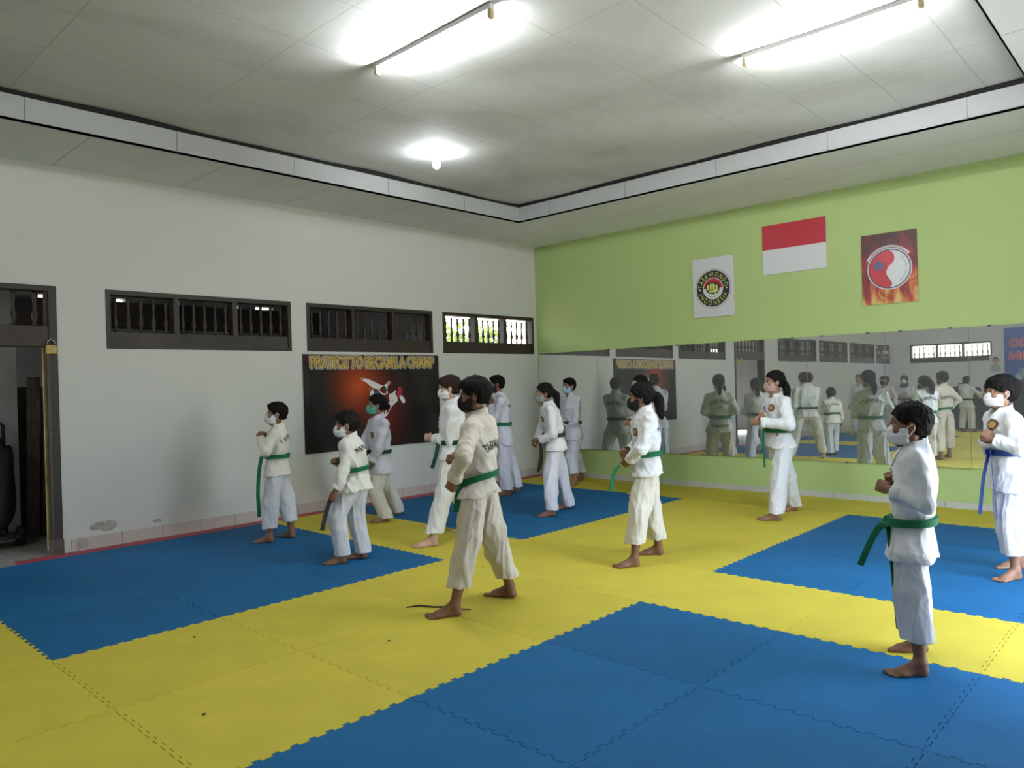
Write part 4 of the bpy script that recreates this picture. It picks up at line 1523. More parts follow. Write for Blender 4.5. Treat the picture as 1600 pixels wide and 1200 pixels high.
    aw = np.array([0.178, 0.176, 0.142, 0.132, 0.150, 0.168, 0.150, 0.085, 0.062]) * s * gi
    bw = np.array([0.150, 0.148, 0.118, 0.108, 0.122, 0.128, 0.112, 0.088, 0.066]) * s * gi
    cz = np.array([jh - 0.3, pel[2], neck[2], neck[2] + 0.3])
    cxy = [np.array([pel[i], pel[i], neck[i], neck[i]]) for i in (0, 1)]
    tilt = math.tan(math.radians(J['tilt']))

    def centre(Z):
        return np.interp(Z, cz, cxy[0]), np.interp(Z, cz, cxy[1])

    def torso(X, Y, Z):
        cx, cy = centre(Z)
        x, y = X - cx, Y - cy
        u, v = x * f[0] + y * f[1], x * l[0] + y * l[1]
        a, b_ = np.interp(Z, zs, aw), np.interp(Z, zs, bw)
        r = (np.abs(u / b_) ** 2.3 + np.abs(v / a) ** 2.3) ** (1 / 2.3)
        return np.maximum((r - 1) * np.minimum(a, b_), np.maximum(jh + tilt * 0.6 * u - Z, Z - tz - 0.024 * s))
    K = Vol(lo - 0.05, hi + 0.05, hcl)
    K.put(np.minimum(pel, neck) - 0.3, np.maximum(pel, neck) + 0.3, lambda X, Y, Z: torso(X, Y, Z).astype(np.float32), 0.004)
    sl = o.get('sleeve', 1.0)
    tlj = o.get('leg', 1.0)
    for sd, q in (('L', 1), ('R', -1)):
        S, E, W = g['shoulder' + sd], g['elbow' + sd], g['wrist' + sd]
        d = unit(W - E)
        Wc = W - d * o.get('cuff', 0.01)
        K.cap(S - up * 0.014 * s - l * q * 0.008 * s, E, 0.062 * s * sl, 0.058 * s * sl, 0.04)
        K.cap(E, Wc + d * 0.05, 0.058 * s * sl, 0.052 * s * sl, 0.015, flat=(Wc, d))
        K.cap(Wc - d * 0.03, Wc + d * 0.06, 0.038 * s * sl, 0.039 * s * sl, 0.003, cut=True)
        K.cap(neck - up * 0.025 * s, S - up * 0.012 * s, 0.052 * s, 0.058 * s, 0.03)
        # the skirt drapes over hip and thigh
        K.cap(g['hip' + sd] - up * 0.03 * s, g['hip' + sd] * 0.7 + g['knee' + sd] * 0.3, 0.092 * s * gi, 0.105 * s * gi, 0.03, flat=(np.array([0, 0, jh]), np.array([0, 0, -1.0])))
        K.cap(g['hip' + sd] * 0.72 + g['knee' + sd] * 0.28, g['knee' + sd], 0.110 * s * gi, 0.108 * s * tlj, 0.03, flat=(np.array([0, 0, jh]), np.array([0, 0, -1.0])))
    K.cap(neck - up * 0.04 * s - f * 0.004, neck + up * 0.045 * s - f * 0.010, 0.072 * s, 0.062 * s, 0.015, flat=(neck + up * 0.034 * s, unit(up + f * 0.35)))
    # open throat, hollow underside
    K.ell(neck + f * 0.075 * s + up * 0.012 * s, np.stack([unit(f - up * 0.55), l, unit(up + f * 0.55)]), np.array([0.06, 0.038, 0.085]) * s, 0.006, cut=True)
    cx, cy = centre(jh)
    K.cap(np.array([cx, cy, jh - 0.05]), np.array([cx, cy, jh + 0.02]), 0.10 * s * gi, 0.10 * s * gi, 0.01, cut=True)
    KF = K.F.copy()
    V, Q = K.skin()
    V = relax(V, Q, 2, 0.4)
    N = normals(V, Q)
    wr = o.get('wrinkle', 1.0)
    V = V + N * (folds(V, 0.0145 * wr, (13, 13, 10), o['seed']) + folds(V, 0.0045 * wr, (26, 26, 20), o['seed'] + 1))[:, None]
    jm_ = cloth_mat('cloth_' + o['jk'][0], o['jk'][1])
    jk = part('uniform_jacket', (V, Q), jm_)
    tree_ = BVHTree.FromPolygons([Vector(p) for p in V], [tuple(int(i) for i in q) for q in Q])

    def shot(v, z, side=1, u_off=0.0):
        """point on the jacket surface hit from the front (side 1) or from behind (side -1)"""
        cx, cy = centre(z)
        org = np.array([cx, cy, z]) + l * v + f * side * 0.6
        hit = tree_.ray_cast(Vector(org), Vector(-f * side), 0.75)
        if hit[0] is None:
            return None
        return np.array(hit[0]) + f * side * 0.0035 + np.array(hit[1]) * 0.0015 + f * side * u_off

    def wrapped(name, pts2, faces, side, m, off=0.0, parent=jk, run=False, sets=None):
        P = [shot(v, z, side, off) for v, z in pts2]
        good = [p is not None for p in P]
        fc = [q for q in faces if all(good[i] for i in q)]
        if sets:
            fc = [q for q, w in zip(faces, sets) if all(good[i] for r_, w2 in zip(faces, sets) if w2 == w for i in r_)]
        if run:
            best, cur = [], []
            for q in faces:
                ok = all(good[i] for i in q) and max(np.linalg.norm(P[q[0]] - P[q[2]]), np.linalg.norm(P[q[1]] - P[q[3]])) < 0.09
                cur = cur + [q] if ok else []
                if len(cur) > len(best):
                    best = cur
            used = sorted({i for q in best for i in q})
            P, good = [P[i] for i in used], [True] * len(used)
            fc = [tuple(used.index(i) for i in q) for q in best]
        if not fc:
            return None
        mb = MB()
        mb.add([(p - base) if p is not None else np.zeros(3) for p in P], fc)
        return mb.build(name, m, parent)

    # collar bands
    if not o.get('far'):
        for q in (1, -1):
            pts2, fc = [], []
            n = 12
            for i in range(n + 1):
                t = i / n
                v = q * (0.052 * (1 - t) ** 0.8 - 0.030 * t) * s
                z = tz + 0.012 * s - t * (tz - bz - 0.06 * s) * (0.82 if q > 0 else 0.6)
                w = 0.017 * s
                pts2 += [(v - w * 0.9, z - w * 0.3 * q), (v + w * 0.9, z + w * 0.3 * q)]
            fc = [(2 * i, 2 * i + 1, 2 * i + 3, 2 * i + 2) for i in range(n)]
            wrapped('collar', pts2, fc, 1, cloth_mat('cloth_collar_' + o.get('collar', ('white', 0))[0], o.get('collar', ('white', (0.70, 0.70, 0.69)))[1]), 0.001 * (1 if q > 0 else 0.5), run=True)
    # lettering on the back
    for s_txt, zrel, size, arch in o.get('back', []):
        if o.get('far'):
            break
        its = [(text_mesh(ch, size * s, 1.0, 0.035)) for ch in s_txt]
        ws = [(w if w > 0 else size * s * 0.3) + size * s * 0.10 for _, _, w in its]
        fx = min(1.0, 0.25 * s / max(sum(ws), 1e-6))
        ws = [w * fx for w in ws]
        tot = sum(ws)
        x = -tot / 2
        pts2, fc, st = [], [], []
        z0 = bz + (tz - bz) * zrel if zrel >= 0 else jh + (bz - jh) * (-zrel)
        for (vv, ff, w), wd in zip(its, ws):
            b_i = len(pts2)
            for p in ff:
                fc.append(tuple(i + b_i for i in p))
                st.append(b_i)
            xc = x + wd / 2
            sl_ = -2 * arch * xc / (tot / 2) ** 2 if tot > 0 else 0
            an = math.atan(sl_)
            for p in vv:
                px, py = (p[0] - w / 2) * fx, p[1]
                X = xc + px * math.cos(an) - py * math.sin(an)
                Zz = z0 - arch * (xc / (tot / 2)) ** 2 + px * math.sin(an) + py * math.cos(an)
                pts2.append((-X, Zz))
            x += wd
        wrapped('back_lettering', pts2, fc, -1, M_lip, sets=st)
    # emblems on the chest
    for v, zrel, r, m1, m2 in o.get('emblem', []):
        z0 = bz + (tz - bz) * zrel
        for rr, m_, off, nm in ((r, m1, 0.0, 'emblem'), (r * 0.62, m2, 0.0012, 'emblem_centre')):
            pts2 = [(v * s, z0)] + [(v * s + rr * math.cos(2 * PI * k / 20), z0 + rr * math.sin(2 * PI * k / 20)) for k in range(20)]
            fc = [(0, 1 + k, 1 + (k + 1) % 20) for k in range(20)]
            wrapped(nm, pts2, fc, 1, m_, off)
    if o.get('redtab'):
        v = 0.10 * s
        wrapped('red_label', [(v, bz - 0.055), (v + 0.012, bz - 0.055), (v + 0.012, bz - 0.015), (v, bz - 0.015)], [(0, 1, 2, 3)], 1, mat('red_label', (0.5, 0.03, 0.06), rough=0.7))

    # ---------------- trousers
    T = Vol(lo - 0.05, hi + 0.05, hcl)
    T.ell(pel + up * 0.015 * s, R3, np.array([0.124, 0.144, 0.13]) * s * gi, 0.02)
    tl = o.get('leg', 1.0)
    for sd, q in (('L', 1), ('R', -1)):
        Hh, Kn, A = g['hip' + sd], g['knee' + sd], g['ankle' + sd]
        hz = J['hem' + sd]
        Af = A + (A - Kn) * 0.3
        flat = (np.array([0, 0, hz]), np.array([0, 0, -1.0]))
        T.cap(Hh, Kn, 0.100 * s * gi, 0.092 * s * tl, 0.03)
        T.cap(Kn, Af, 0.092 * s * tl, 0.079 * s * tl, 0.02, flat=flat)
        t = np.clip((hz - Kn[2]) / (A[2] - Kn[2]), 0, 1.25)
        hemc = Kn + (A - Kn) * t
        d = unit(A - Kn)
        T.cap(hemc - d * 0.03, hemc + d * 0.07, 0.064 * s * tl, 0.065 * s * tl, 0.003, cut=True)
    zz = T.ax[2][None, None, :]
    T.F = np.where(zz > jh + 0.03, np.maximum(T.F, KF + 0.016), T.F).astype(np.float32)
    T.floor(0.012)
    V, Q = T.skin()
    V = relax(V, Q, 2, 0.4)
    N = normals(V, Q)
    V = V + N * (folds(V, 0.016 * wr, (17, 17, 3.6), o['seed'] + 2) + folds(V, 0.005 * wr, (22, 22, 15), o['seed'] + 3))[:, None]
    V[:, 2] = np.maximum(V[:, 2], 0.006)
    part('trousers', (V, Q), cloth_mat('cloth_' + o['tr'][0], o['tr'][1]))

    # ---------------- belt
    bm_ = mat('belt_' + o['belt'][0], o['belt'][1], rough=0.75, bump=0.2, bscale=150, spec=0.2)
    n = 48
    vs = []
    hw = 0.021 * s
    for i in range(n):
        a = 2 * PI * i / n
        for off, dz in ((-0.014, -hw), (0.010, -hw), (0.010, hw), (-0.014, hw)):
            u = math.copysign(abs(math.cos(a)) ** (2 / 2.3), math.cos(a))
            v = math.copysign(abs(math.sin(a)) ** (2 / 2.3), math.sin(a))
            bb, aa = np.interp(bz, zs, bw) + off + 0.005, np.interp(bz, zs, aw) + off + 0.005
            cx, cy = centre(bz)
            z = bz + dz + tilt * u * bb
            k = np.interp(z, zs, aw) / np.interp(bz, zs, aw)
            k = max(1.0, k)
            p = np.array([cx, cy, 0]) + f * u * bb * k + l * v * aa * k
            vs.append(np.array([p[0], p[1], z]) - base)
    fs_ = [(4 * i + k, 4 * i + (k + 1) % 4, 4 * ((i + 1) % n) + (k + 1) % 4, 4 * ((i + 1) % n) + k) for i in range(n) for k in range(4)]
    belt = MB().add(vs, fs_).build('belt', bm_, body)
    bb = np.interp(bz, zs, bw)
    cx, cy = centre(bz)
    kn = np.array([cx, cy, bz + tilt * bb]) + f * (bb + 0.02)
    kv = Vol(kn - 0.08, kn + 0.08, 0.006)
    kv.ell(kn, R3, np.array([0.018, 0.030, 0.023]) * s, 0.004)
    kv.cap(kn - l * 0.02 - up * 0.012, kn + l * 0.02 + up * 0.012, 0.014 * s, None, 0.006)
    part('knot', kv.skin(), bm_, belt)
    wd = unit(f * 0.8 + l * 0.6)
    for i, tp in enumerate(J['tails']):
        tp = [np.array(p) for p in tp]
        pts = tp if o.get('freetail') else [kn + f * 0.012] + tp
        ribbon('belt_tail', pts, 0.040 * s, 0.005, wd if i == 0 else unit(f * 0.5 + l), mat('belt_' + o.get('tailcol', o['belt'])[0], o.get('tailcol', o['belt'])[1], rough=0.75), belt, base)
    return body


WHITE = ('white', (0.66, 0.67, 0.68))
WARMW = ('warm_white', (0.64, 0.63, 0.60))
LAV = ('cool_white', (0.62, 0.62, 0.70))
CREAM = ('cream', (0.58, 0.53, 0.45))
IVORY = ('ivory', (0.64, 0.61, 0.54))
GREY = ('greyish_white', (0.56, 0.57, 0.60))
GREEN = ('green', (0.012, 0.13, 0.055))
DKGREEN = ('dark_green', (0.012, 0.05, 0.035))
BLACKB = ('black', (0.012, 0.012, 0.013))
BLUEB = ('blue', (0.025, 0.05, 0.20))
EMB = lambda v=0.07, z=0.52, r=0.034: (v, z, r, M_emb, M_emg)

# joints of each person in metres: neck, pelvis, head, then for the left and the right side shoulder, elbow, wrist, hip, knee, ankle, toe;
# then hems and belt heights, facing of body and head, height, head pitch, belt tilt; then the hanging belt ends
ROWS = {
    1: ([0.426, -4.001, 1.144, 0.442, -4.009, 0.725, 0.434, -4.005, 1.273, 0.524, -3.895, 1.086, 0.658, -3.831, 0.906, 0.602, -4.029, 1.039, 0.493, -3.953, 0.715, 0.54, -3.965, 0.393, 0.567, -3.966, 0.069, 0.683, -4.081, 0, 0.329, -4.106, 1.086, 0.453, -4.198, 0.886, 0.527, -4.091, 1.032, 0.39, -4.065, 0.715, 0.345, -4.022, 0.394, 0.311, -3.987, 0.069, 0.366, -4.141, 0, 0.135, 0.162, 0.66, 0.847, 0.733, -0.68, 0.876, -0.483, 1.38, 0, 0], [[[0.596, -4.025, 0.848], [0.629, -4.021, 0.718], [0.645, -4.03, 0.497], [0.64, -4.027, 0.256]]]),
    2: ([0.507, -2.626, 1.086, 0.47, -2.601, 0.725, 0.532, -2.643, 1.193, 0.619, -2.539, 1.029, 0.661, -2.501, 0.807, 0.732, -2.536, 0.64, 0.529, -2.555, 0.715, 0.655, -2.645, 0.411, 0.619, -2.627, 0.068, 0.764, -2.697, 0, 0.396, -2.714, 1.029, 0.45, -2.792, 0.819, 0.597, -2.699, 0.872, 0.411, -2.648, 0.715, 0.446, -2.663, 0.39, 0.405, -2.627, 0.068, 0.517, -2.743, 0, 0.063, 0.046, 0.613, 0.798, 0.617, -0.787, 0.83, -0.558, 1.36, -4, -8], [[[0.764, -2.558, 0.588], [0.797, -2.58, 0.472], [0.831, -2.603, 0.318]]]),
    3: ([-0.874, -4.075, 1.171, -0.879, -4.072, 0.636, -0.86, -4.086, 1.311, -0.843, -3.928, 1.11, -0.771, -3.941, 0.827, -0.723, -4.039, 0.668, -0.863, -3.994, 0.626, -0.747, -4.003, 0.336, -0.795, -3.89, 0.072, -0.633, -3.949, 0, -0.905, -4.223, 1.11, -0.811, -4.273, 0.884, -0.737, -4.203, 0.702, -0.896, -4.15, 0.626, -1.033, -4.144, 0.334, -1.158, -4.148, 0.072, -1, -4.216, 0, 0.038, 0.03, 0.534, 0.775, 0.978, -0.206, 0.875, -0.483, 1.45, 0, 0], [[[-0.703, -4.079, 0.769], [-0.687, -4.066, 0.577], [-0.688, -4.065, 0.382]]]),
    4: ([-0.67, -2.584, 1.349, -0.66, -2.593, 0.857, -0.649, -2.602, 1.483, -0.55, -2.469, 1.282, -0.563, -2.519, 0.962, -0.523, -2.727, 0.99, -0.596, -2.532, 0.847, -0.455, -2.502, 0.468, -0.291, -2.49, 0.08, -0.131, -2.592, 0, -0.791, -2.698, 1.282, -0.821, -2.717, 1, -0.658, -2.608, 0.92, -0.723, -2.654, 0.847, -0.832, -2.724, 0.414, -1.01, -2.733, 0.08, -0.858, -2.847, 0, 0.118, 0.099, 0.788, 0.952, 0.69, -0.724, 0.75, -0.661, 1.6, -3, 0], [[[-0.487, -2.612, 0.927], [-0.458, -2.611, 0.831], [-0.428, -2.638, 0.708]]]),
    5: ([0.735, -0.771, 1.309, 0.751, -0.787, 0.838, 0.755, -0.79, 1.44, 0.881, -0.699, 1.243, 1.039, -0.604, 1.052, 1.002, -0.748, 0.891, 0.829, -0.748, 0.828, 0.894, -0.733, 0.498, 1.007, -0.764, 0.079, 1.159, -0.872, 0, 0.589, -0.844, 1.243, 0.669, -0.984, 0.964, 0.849, -0.886, 1.012, 0.674, -0.825, 0.828, 0.593, -0.81, 0.468, 0.48, -0.765, 0.079, 0.54, -0.941, 0, 0.183, 0.143, 0.764, 0.873, 0.447, -0.895, 0.676, -0.737, 1.57, -4, -16], [[[0.915, -0.777, 0.837], [0.942, -0.775, 0.777], [0.954, -0.785, 0.671]]]),
    6: ([-3.027, -4.219, 1.363, -3.041, -4.205, 0.837, -3, -4.248, 1.504, -2.916, -4.092, 1.295, -2.844, -4.15, 1.024, -2.889, -4.248, 1.237, -2.983, -4.138, 0.827, -2.943, -4.125, 0.448, -2.953, -4.061, 0.081, -2.785, -4.154, -0, -3.138, -4.346, 1.295, -3.076, -4.428, 1.043, -2.957, -4.364, 1.243, -3.1, -4.272, 0.827, -3.208, -4.233, 0.434, -3.303, -4.206, 0.081, -3.157, -4.331, 0, 0.073, 0.063, 0.679, 0.959, 0.752, -0.659, 0.752, -0.659, 1.62, -4, 0], []),
    7: ([-2.286, -2.729, 1.267, -2.331, -2.676, 0.843, -2.26, -2.761, 1.387, -2.192, -2.608, 1.205, -2.18, -2.576, 0.915, -2.14, -2.755, 0.847, -2.281, -2.612, 0.833, -2.177, -2.628, 0.448, -2.131, -2.575, 0.074, -1.976, -2.658, 0, -2.381, -2.851, 1.205, -2.353, -2.898, 0.925, -2.192, -2.841, 0.826, -2.381, -2.74, 0.833, -2.495, -2.74, 0.428, -2.61, -2.736, 0.074, -2.475, -2.848, 0, 0.066, 0.036, 0.732, 0.902, 0.79, -0.614, 0.79, -0.614, 1.48, 0, 0], [[[-2.165, -2.749, 0.809], [-2.142, -2.745, 0.649], [-2.125, -2.765, 0.481]], [[-2.185, -2.756, 0.807], [-2.187, -2.754, 0.645], [-2.175, -2.769, 0.505]]]),
    8: ([-4.379, -4.086, 1.311, -4.393, -4.068, 0.758, -4.376, -4.09, 1.444, -4.341, -3.927, 1.245, -4.308, -3.935, 0.908, -4.32, -4.129, 0.828, -4.373, -3.984, 0.748, -4.268, -3.994, 0.392, -4.233, -3.917, 0.079, -4.051, -3.878, 0, -4.417, -4.245, 1.245, -4.36, -4.206, 0.948, -4.217, -4.105, 0.835, -4.413, -4.152, 0.748, -4.575, -4.166, 0.364, -4.734, -4.183, 0.079, -4.551, -4.15, 0, 0.166, 0.115, 0.653, 0.9, 0.972, -0.234, 0.959, -0.284, 1.57, 0, 0], []),
    9: ([-1.004, -0.572, 1.266, -1.006, -0.57, 0.801, -0.985, -0.6, 1.368, -0.89, -0.47, 1.204, -0.82, -0.505, 0.948, -0.876, -0.665, 0.846, -0.945, -0.516, 0.791, -0.847, -0.558, 0.457, -0.775, -0.561, 0.074, -0.632, -0.66, 0, -1.118, -0.674, 1.204, -1.102, -0.731, 0.937, -0.91, -0.712, 0.91, -1.066, -0.623, 0.791, -1.146, -0.628, 0.424, -1.232, -0.623, 0.074, -1.139, -0.77, 0, 0.181, 0.136, 0.721, 0.897, 0.667, -0.745, 0.466, -0.885, 1.47, -3, -4], [[[-0.759, -0.668, 0.815], [-0.739, -0.699, 0.774], [-0.723, -0.722, 0.705], [-0.716, -0.733, 0.601]]]),
    11: ([-3.524, -0.555, 1.297, -3.537, -0.525, 0.8, -3.52, -0.563, 1.449, -3.427, -0.423, 1.231, -3.347, -0.335, 0.994, -3.274, -0.628, 1.02, -3.486, -0.455, 0.79, -3.356, -0.471, 0.423, -3.239, -0.458, 0.079, -3.159, -0.626, 0, -3.621, -0.686, 1.231, -3.579, -0.71, 0.961, -3.37, -0.657, 1.056, -3.588, -0.595, 0.79, -3.755, -0.544, 0.394, -3.897, -0.548, 0.078, -3.74, -0.648, -0, 0.071, 0.048, 0.744, 0.924, 0.806, -0.592, 0.665, -0.747, 1.57, -2, 0], [[[-3.343, -0.62, 0.921], [-3.313, -0.611, 0.746], [-3.316, -0.605, 0.542]]]),
    12: ([0.053, 1.749, 1.14, 0.061, 1.721, 0.665, 0.059, 1.727, 1.245, 0.19, 1.783, 1.083, 0.241, 1.838, 0.866, 0.18, 1.664, 0.911, 0.133, 1.739, 0.655, 0.176, 1.743, 0.402, 0.208, 1.788, 0.068, 0.304, 1.659, 0, -0.085, 1.716, 1.083, -0.076, 1.652, 0.83, 0.066, 1.647, 0.942, -0.012, 1.704, 0.655, -0.068, 1.686, 0.372, -0.133, 1.7, 0.068, -0.059, 1.557, 0, 0.172, 0.113, 0.562, 0.748, 0.235, -0.972, 0.302, -0.953, 1.36, -3, -3], [[[0.158, 1.632, 0.737], [0.217, 1.608, 0.714], [0.247, 1.573, 0.636], [0.269, 1.533, 0.526]], [[0.138, 1.629, 0.73], [0.154, 1.648, 0.596], [0.179, 1.669, 0.407], [0.176, 1.681, 0.208]]]),
    13: ([-2.205, 1.743, 1.215, -2.21, 1.775, 0.767, -2.204, 1.738, 1.347, -2.08, 1.832, 1.153, -1.972, 1.894, 0.939, -2.028, 1.717, 1.001, -2.144, 1.822, 0.757, -2.102, 1.786, 0.464, -2.072, 1.822, 0.074, -1.922, 1.733, 0, -2.329, 1.654, 1.153, -2.297, 1.646, 0.898, -2.109, 1.655, 1.011, -2.276, 1.728, 0.757, -2.349, 1.733, 0.46, -2.432, 1.791, 0.074, -2.339, 1.644, 0, 0.169, 0.17, 0.626, 0.904, 0.583, -0.813, 0.554, -0.832, 1.47, 0, 0], [[[-2.071, 1.675, 0.907], [-2.016, 1.649, 0.733], [-2.002, 1.622, 0.462]], [[-2.063, 1.685, 0.908], [-2.006, 1.71, 0.715], [-1.999, 1.729, 0.441]]]),
    10: ([-3.92, -2.53, 1.303, -3.92, -2.53, 0.822, -3.904, -2.54, 1.45, -3.834, -2.39, 1.236, -3.861, -2.298, 1.011, -3.739, -2.492, 0.956, -3.875, -2.456, 0.806, -3.838, -2.441, 0.442, -3.863, -2.407, 0.079, -3.694, -2.464, 0, -4.006, -2.67, 1.236, -4.1, -2.688, 1.011, -3.872, -2.708, 0.956, -3.965, -2.604, 0.806, -3.962, -2.643, 0.442, -4.004, -2.636, 0.079, -3.876, -2.761, 0, 0.095, 0.095, 0.695, 0.924, 0.853, -0.523, 0.853, -0.523, 1.58, 0, 0], [[[-3.782, -2.577, 0.916], [-3.747, -2.58, 0.79], [-3.746, -2.563, 0.664]], [[-3.815, -2.631, 0.916], [-3.797, -2.661, 0.79], [-3.812, -2.671, 0.679]]]),
    14: ([6.05, -4.05, 1.336, 6.05, -4.05, 0.842, 6.031, -4.053, 1.487, 6.075, -4.217, 1.267, 6.102, -4.288, 1.004, 6.041, -4.314, 0.778, 6.063, -4.138, 0.826, 6.044, -4.174, 0.454, 6.087, -4.184, 0.081, 5.916, -4.25, 0, 6.025, -3.883, 1.267, 6.03, -3.807, 1.004, 5.963, -3.801, 0.778, 6.037, -3.962, 0.826, 6.008, -3.933, 0.454, 6.045, -3.911, 0.081, 5.863, -3.898, 0, 0.097, 0.097, 0.713, 0.948, -0.989, -0.149, -0.989, -0.149, 1.62, 0, 0], [[[5.911, -4.104, 0.94], [5.881, -4.125, 0.81], [5.891, -4.139, 0.68]], [[5.901, -4.04, 0.94], [5.867, -4.029, 0.81], [5.872, -4.011, 0.697]]]),
    15: ([7.05, -3.78, 1.279, 7.05, -3.78, 0.806, 7.031, -3.782, 1.423, 7.066, -3.94, 1.212, 7.089, -4.01, 0.961, 7.028, -4.031, 0.744, 7.059, -3.865, 0.791, 7.038, -3.898, 0.434, 7.079, -3.91, 0.078, 6.913, -3.965, 0, 7.034, -3.62, 1.212, 7.042, -3.547, 0.961, 6.979, -3.538, 0.744, 7.041, -3.695, 0.791, 7.015, -3.667, 0.434, 7.052, -3.647, 0.078, 6.879, -3.626, 0, 0.093, 0.093, 0.682, 0.907, -0.995, -0.1, -0.995, -0.1, 1.55, 0, 0], [[[6.914, -3.825, 0.899], [6.885, -3.843, 0.775], [6.894, -3.858, 0.651]], [[6.908, -3.763, 0.899], [6.876, -3.751, 0.775], [6.882, -3.735, 0.666]]]),
    16: ([7.3, -3.4, 1.287, 7.3, -3.4, 0.811, 7.281, -3.398, 1.432, 7.284, -3.561, 1.22, 7.184, -3.623, 0.998, 7.122, -3.374, 1.056, 7.291, -3.485, 0.796, 7.265, -3.514, 0.437, 7.302, -3.533, 0.078, 7.128, -3.555, 0, 7.316, -3.239, 1.22, 7.23, -3.158, 0.998, 7.121, -3.39, 1.019, 7.309, -3.315, 0.796, 7.288, -3.281, 0.437, 7.329, -3.27, 0.078, 7.162, -3.214, 0, 0.094, 0.094, 0.686, 0.913, -0.995, 0.1, -0.995, 0.1, 1.56, 0, 0], [[[7.157, -3.417, 0.905], [7.125, -3.429, 0.78], [7.131, -3.446, 0.655]], [[7.163, -3.355, 0.905], [7.134, -3.336, 0.78], [7.143, -3.322, 0.671]]]),
    17: ([8.55, -2.25, 1.237, 8.55, -2.25, 0.78, 8.567, -2.244, 1.377, 8.497, -2.103, 1.173, 8.647, -1.991, 1.02, 8.851, -1.981, 0.93, 8.522, -2.173, 0.765, 8.533, -2.137, 0.42, 8.492, -2.135, 0.075, 8.634, -2.044, 0, 8.603, -2.397, 1.173, 8.791, -2.386, 1.02, 8.954, -2.262, 0.93, 8.578, -2.327, 0.765, 8.61, -2.348, 0.42, 8.58, -2.375, 0.075, 8.747, -2.354, 0, 0.09, 0.09, 0.66, 0.877, 0.939, 0.343, 0.939, 0.343, 1.5, 0, 0], [[[8.667, -2.176, 0.87], [8.69, -2.151, 0.75], [8.677, -2.14, 0.63]], [[8.687, -2.232, 0.87], [8.72, -2.236, 0.75], [8.719, -2.252, 0.645]]]),
}
P = {}
for _k, (_n, _t) in ROWS.items():
    _d = {}
    _i = 0
    for _v in ['neck', 'pelvis', 'head'] + [a + sd for sd in 'LR' for a in ('shoulder', 'elbow', 'wrist', 'hip', 'knee', 'ankle', 'toe')]:
        _d[_v] = _n[_i:_i + 3]
        _i += 3
    _d['hem' + 'L'], _d['hem' + 'R'], _d['jacket_hem'], _d['belt'] = _n[_i:_i + 4]
    _d['face'], _d['hface'] = _n[_i + 4:_i + 6], _n[_i + 6:_i + 8]
    _d['H'], _d['pitch'], _d['tilt'] = _n[_i + 8:_i + 11]
    _d['tails'] = _t
    P[_k] = _d

BR, MID, LT, FAIR = ('brown', (0.20, 0.095, 0.055)), ('tan', (0.27, 0.14, 0.085)), ('light', (0.40, 0.24, 0.165)), ('fair', (0.50, 0.32, 0.24))
mW, mB = ('white', (0.66, 0.67, 0.68)), ('black', (0.014, 0.014, 0.016))


def who(k, tone, label, hair, mask, jk, tr, belt, **kw):
    o = dict(tone=tone[0], skin=tone[1], label=label, hair=hair, mask=mask, jk=jk, tr=tr, belt=belt, seed=k * 17)
    o.update(kw)
    return make_person(P[k], o)


TKD = ('TAEKWONDO', 0.58, 0.066, 0.05)
who(1, BR, 'small boy in white mask, fists raised to chin, standing by the bare white wall', 'short', mW, IVORY, GREY, GREEN, back=[TKD], near=1)
who(2, BR, 'small crouching boy in white mask holding a black belt end low', 'short', mW, WARMW, GREY, GREEN, back=[('NEGARA C', 0.62, 0.058, 0.03)], near=1, thick=0.02, freetail=True, tailcol=BLACKB)
who(3, MID, 'girl with hair bun and turquoise mask in front of the black banner', 'bun', ('turquoise', (0.10, 0.42, 0.36)), LAV, IVORY, DKGREEN, emblem=[EMB(0.06, 0.5)], near=1, tailcol=BLACKB, back=[TKD])
who(4, FAIR, 'brown haired fair boy in white mask punching forward beside the black banner', 'short', mW, WHITE, WARMW, DKGREEN, hairmat=M_brhair, thick=0.022, near=1, fringe=0.04)
who(5, BR, 'tall boy in black mask and cream trousers, back lettering showing, nearest the centre', 'short', mB, CREAM, CREAM, GREEN, back=[('TAEKWONDO', 0.48, 0.075, 0.03)], near=2, thick=0.024, wrinkle=1.15)
who(6, BR, 'boy in black mask with hands near his face, at the back by the wall', 'short', mB, LAV, LAV, GREEN, near=1, back=[('TAEKWONDO', 0.55, 0.05, 0.0)])
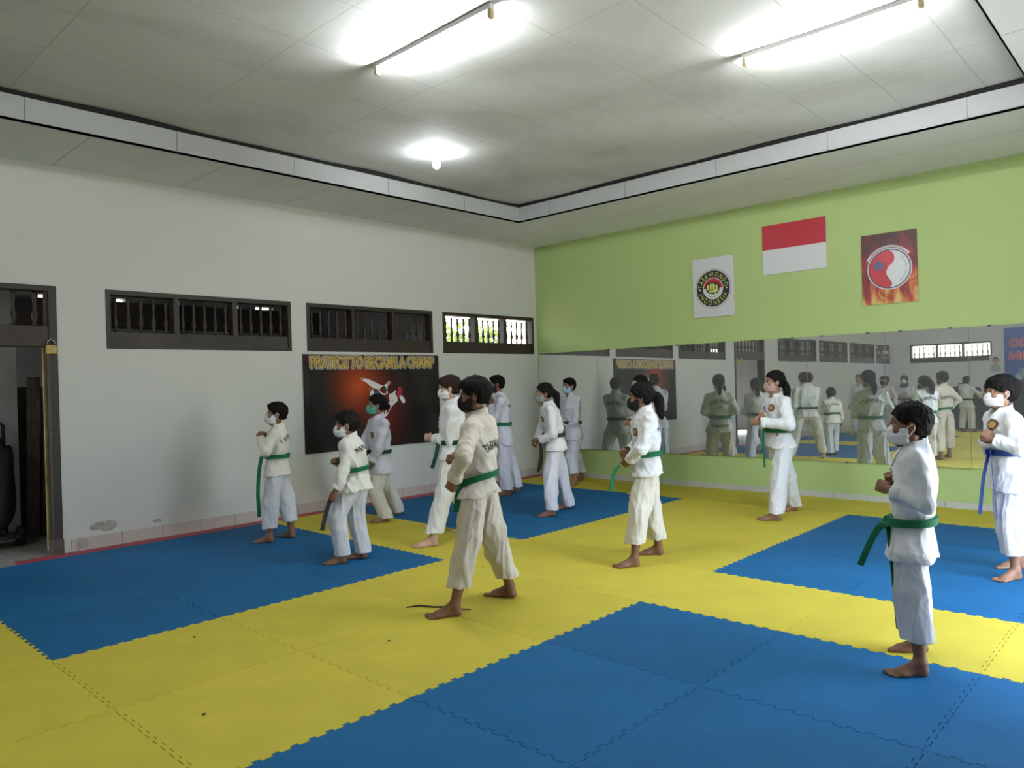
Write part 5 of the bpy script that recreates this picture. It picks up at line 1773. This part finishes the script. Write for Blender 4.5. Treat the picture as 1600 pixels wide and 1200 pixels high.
who(7, BR, 'girl with long ponytail and grey mask standing on the middle blue mats', 'pony', ('gray', (0.22, 0.23, 0.21)), WHITE, LAV, BLACKB, emblem=[EMB(0.06, 0.5)], near=1)
who(8, MID, 'boy in pale blue mask standing in the far corner between wall and mirror', 'short', ('pale_blue', (0.30, 0.52, 0.68)), LAV, LAV, DKGREEN, near=1, back=[TKD])
who(9, BR, 'girl with ponytail and black mask holding out her green belt end', 'pony', mB, WHITE, IVORY, GREEN, emblem=[EMB(0.09, 0.5)], near=2, freetail=True, wrinkle=1.1, back=[TKD])
who(10, LT, 'girl mostly hidden behind the girl in black mask, near the mirror', 'pony', mB, WARMW, IVORY, GREEN, back=[TKD, ('INDONESIA', -0.35, 0.045, -0.01)], emblem=[EMB()], near=0)
who(11, MID, 'girl with long braided hair and pinkish mask standing before the mirror', 'braids', ('pinkish', (0.38, 0.26, 0.22)), WHITE, WHITE, GREEN, emblem=[EMB(0.075, 0.66, 0.04), (-0.03, 0.64, 0.022, M_emp, M_emp)], near=2, redtab=True, back=[TKD], fringe=0.06, sleeve=1.12)
who(12, BR, 'boy in white mask with loose green belt at the front right, fists up', 'short', mW, WHITE, GREY, GREEN, emblem=[EMB(0.07, 0.5)], near=2, thick=0.014)
who(13, MID, 'boy in white mask with blue belt at the right edge of the hall', 'short', mW, WHITE, GREY, BLUEB, emblem=[EMB(0.06, 0.66, 0.04)], near=2, thick=0.024, fringe=0.035, wrinkle=1.1)
INS = 'people seen only in the mirror'
who(14, LT, 'grey haired man in white uniform with black collar, seen in the mirror', 'short', None, WHITE, WHITE, BLACKB, hairmat=M_grhair, far=True, group=INS, collar=('black', (0.02, 0.02, 0.02)))
who(15, MID, 'dark haired instructor in cream uniform half hidden in the mirror', 'short', mB, IVORY, IVORY, BLACKB, far=True, group=INS)
who(16, LT, 'woman in dark hijab and white mask with folded arms, seen in the mirror', 'hijab', mW, GREY, GREY, BLACKB, hairmat=mat('grey_hijab', (0.05, 0.055, 0.055), rough=0.9), far=True, group=INS)
who(17, MID, 'person in white uniform and black belt facing the black cabinet, seen in the mirror', 'short', mW, WHITE, WHITE, BLACKB, far=True, group=INS)
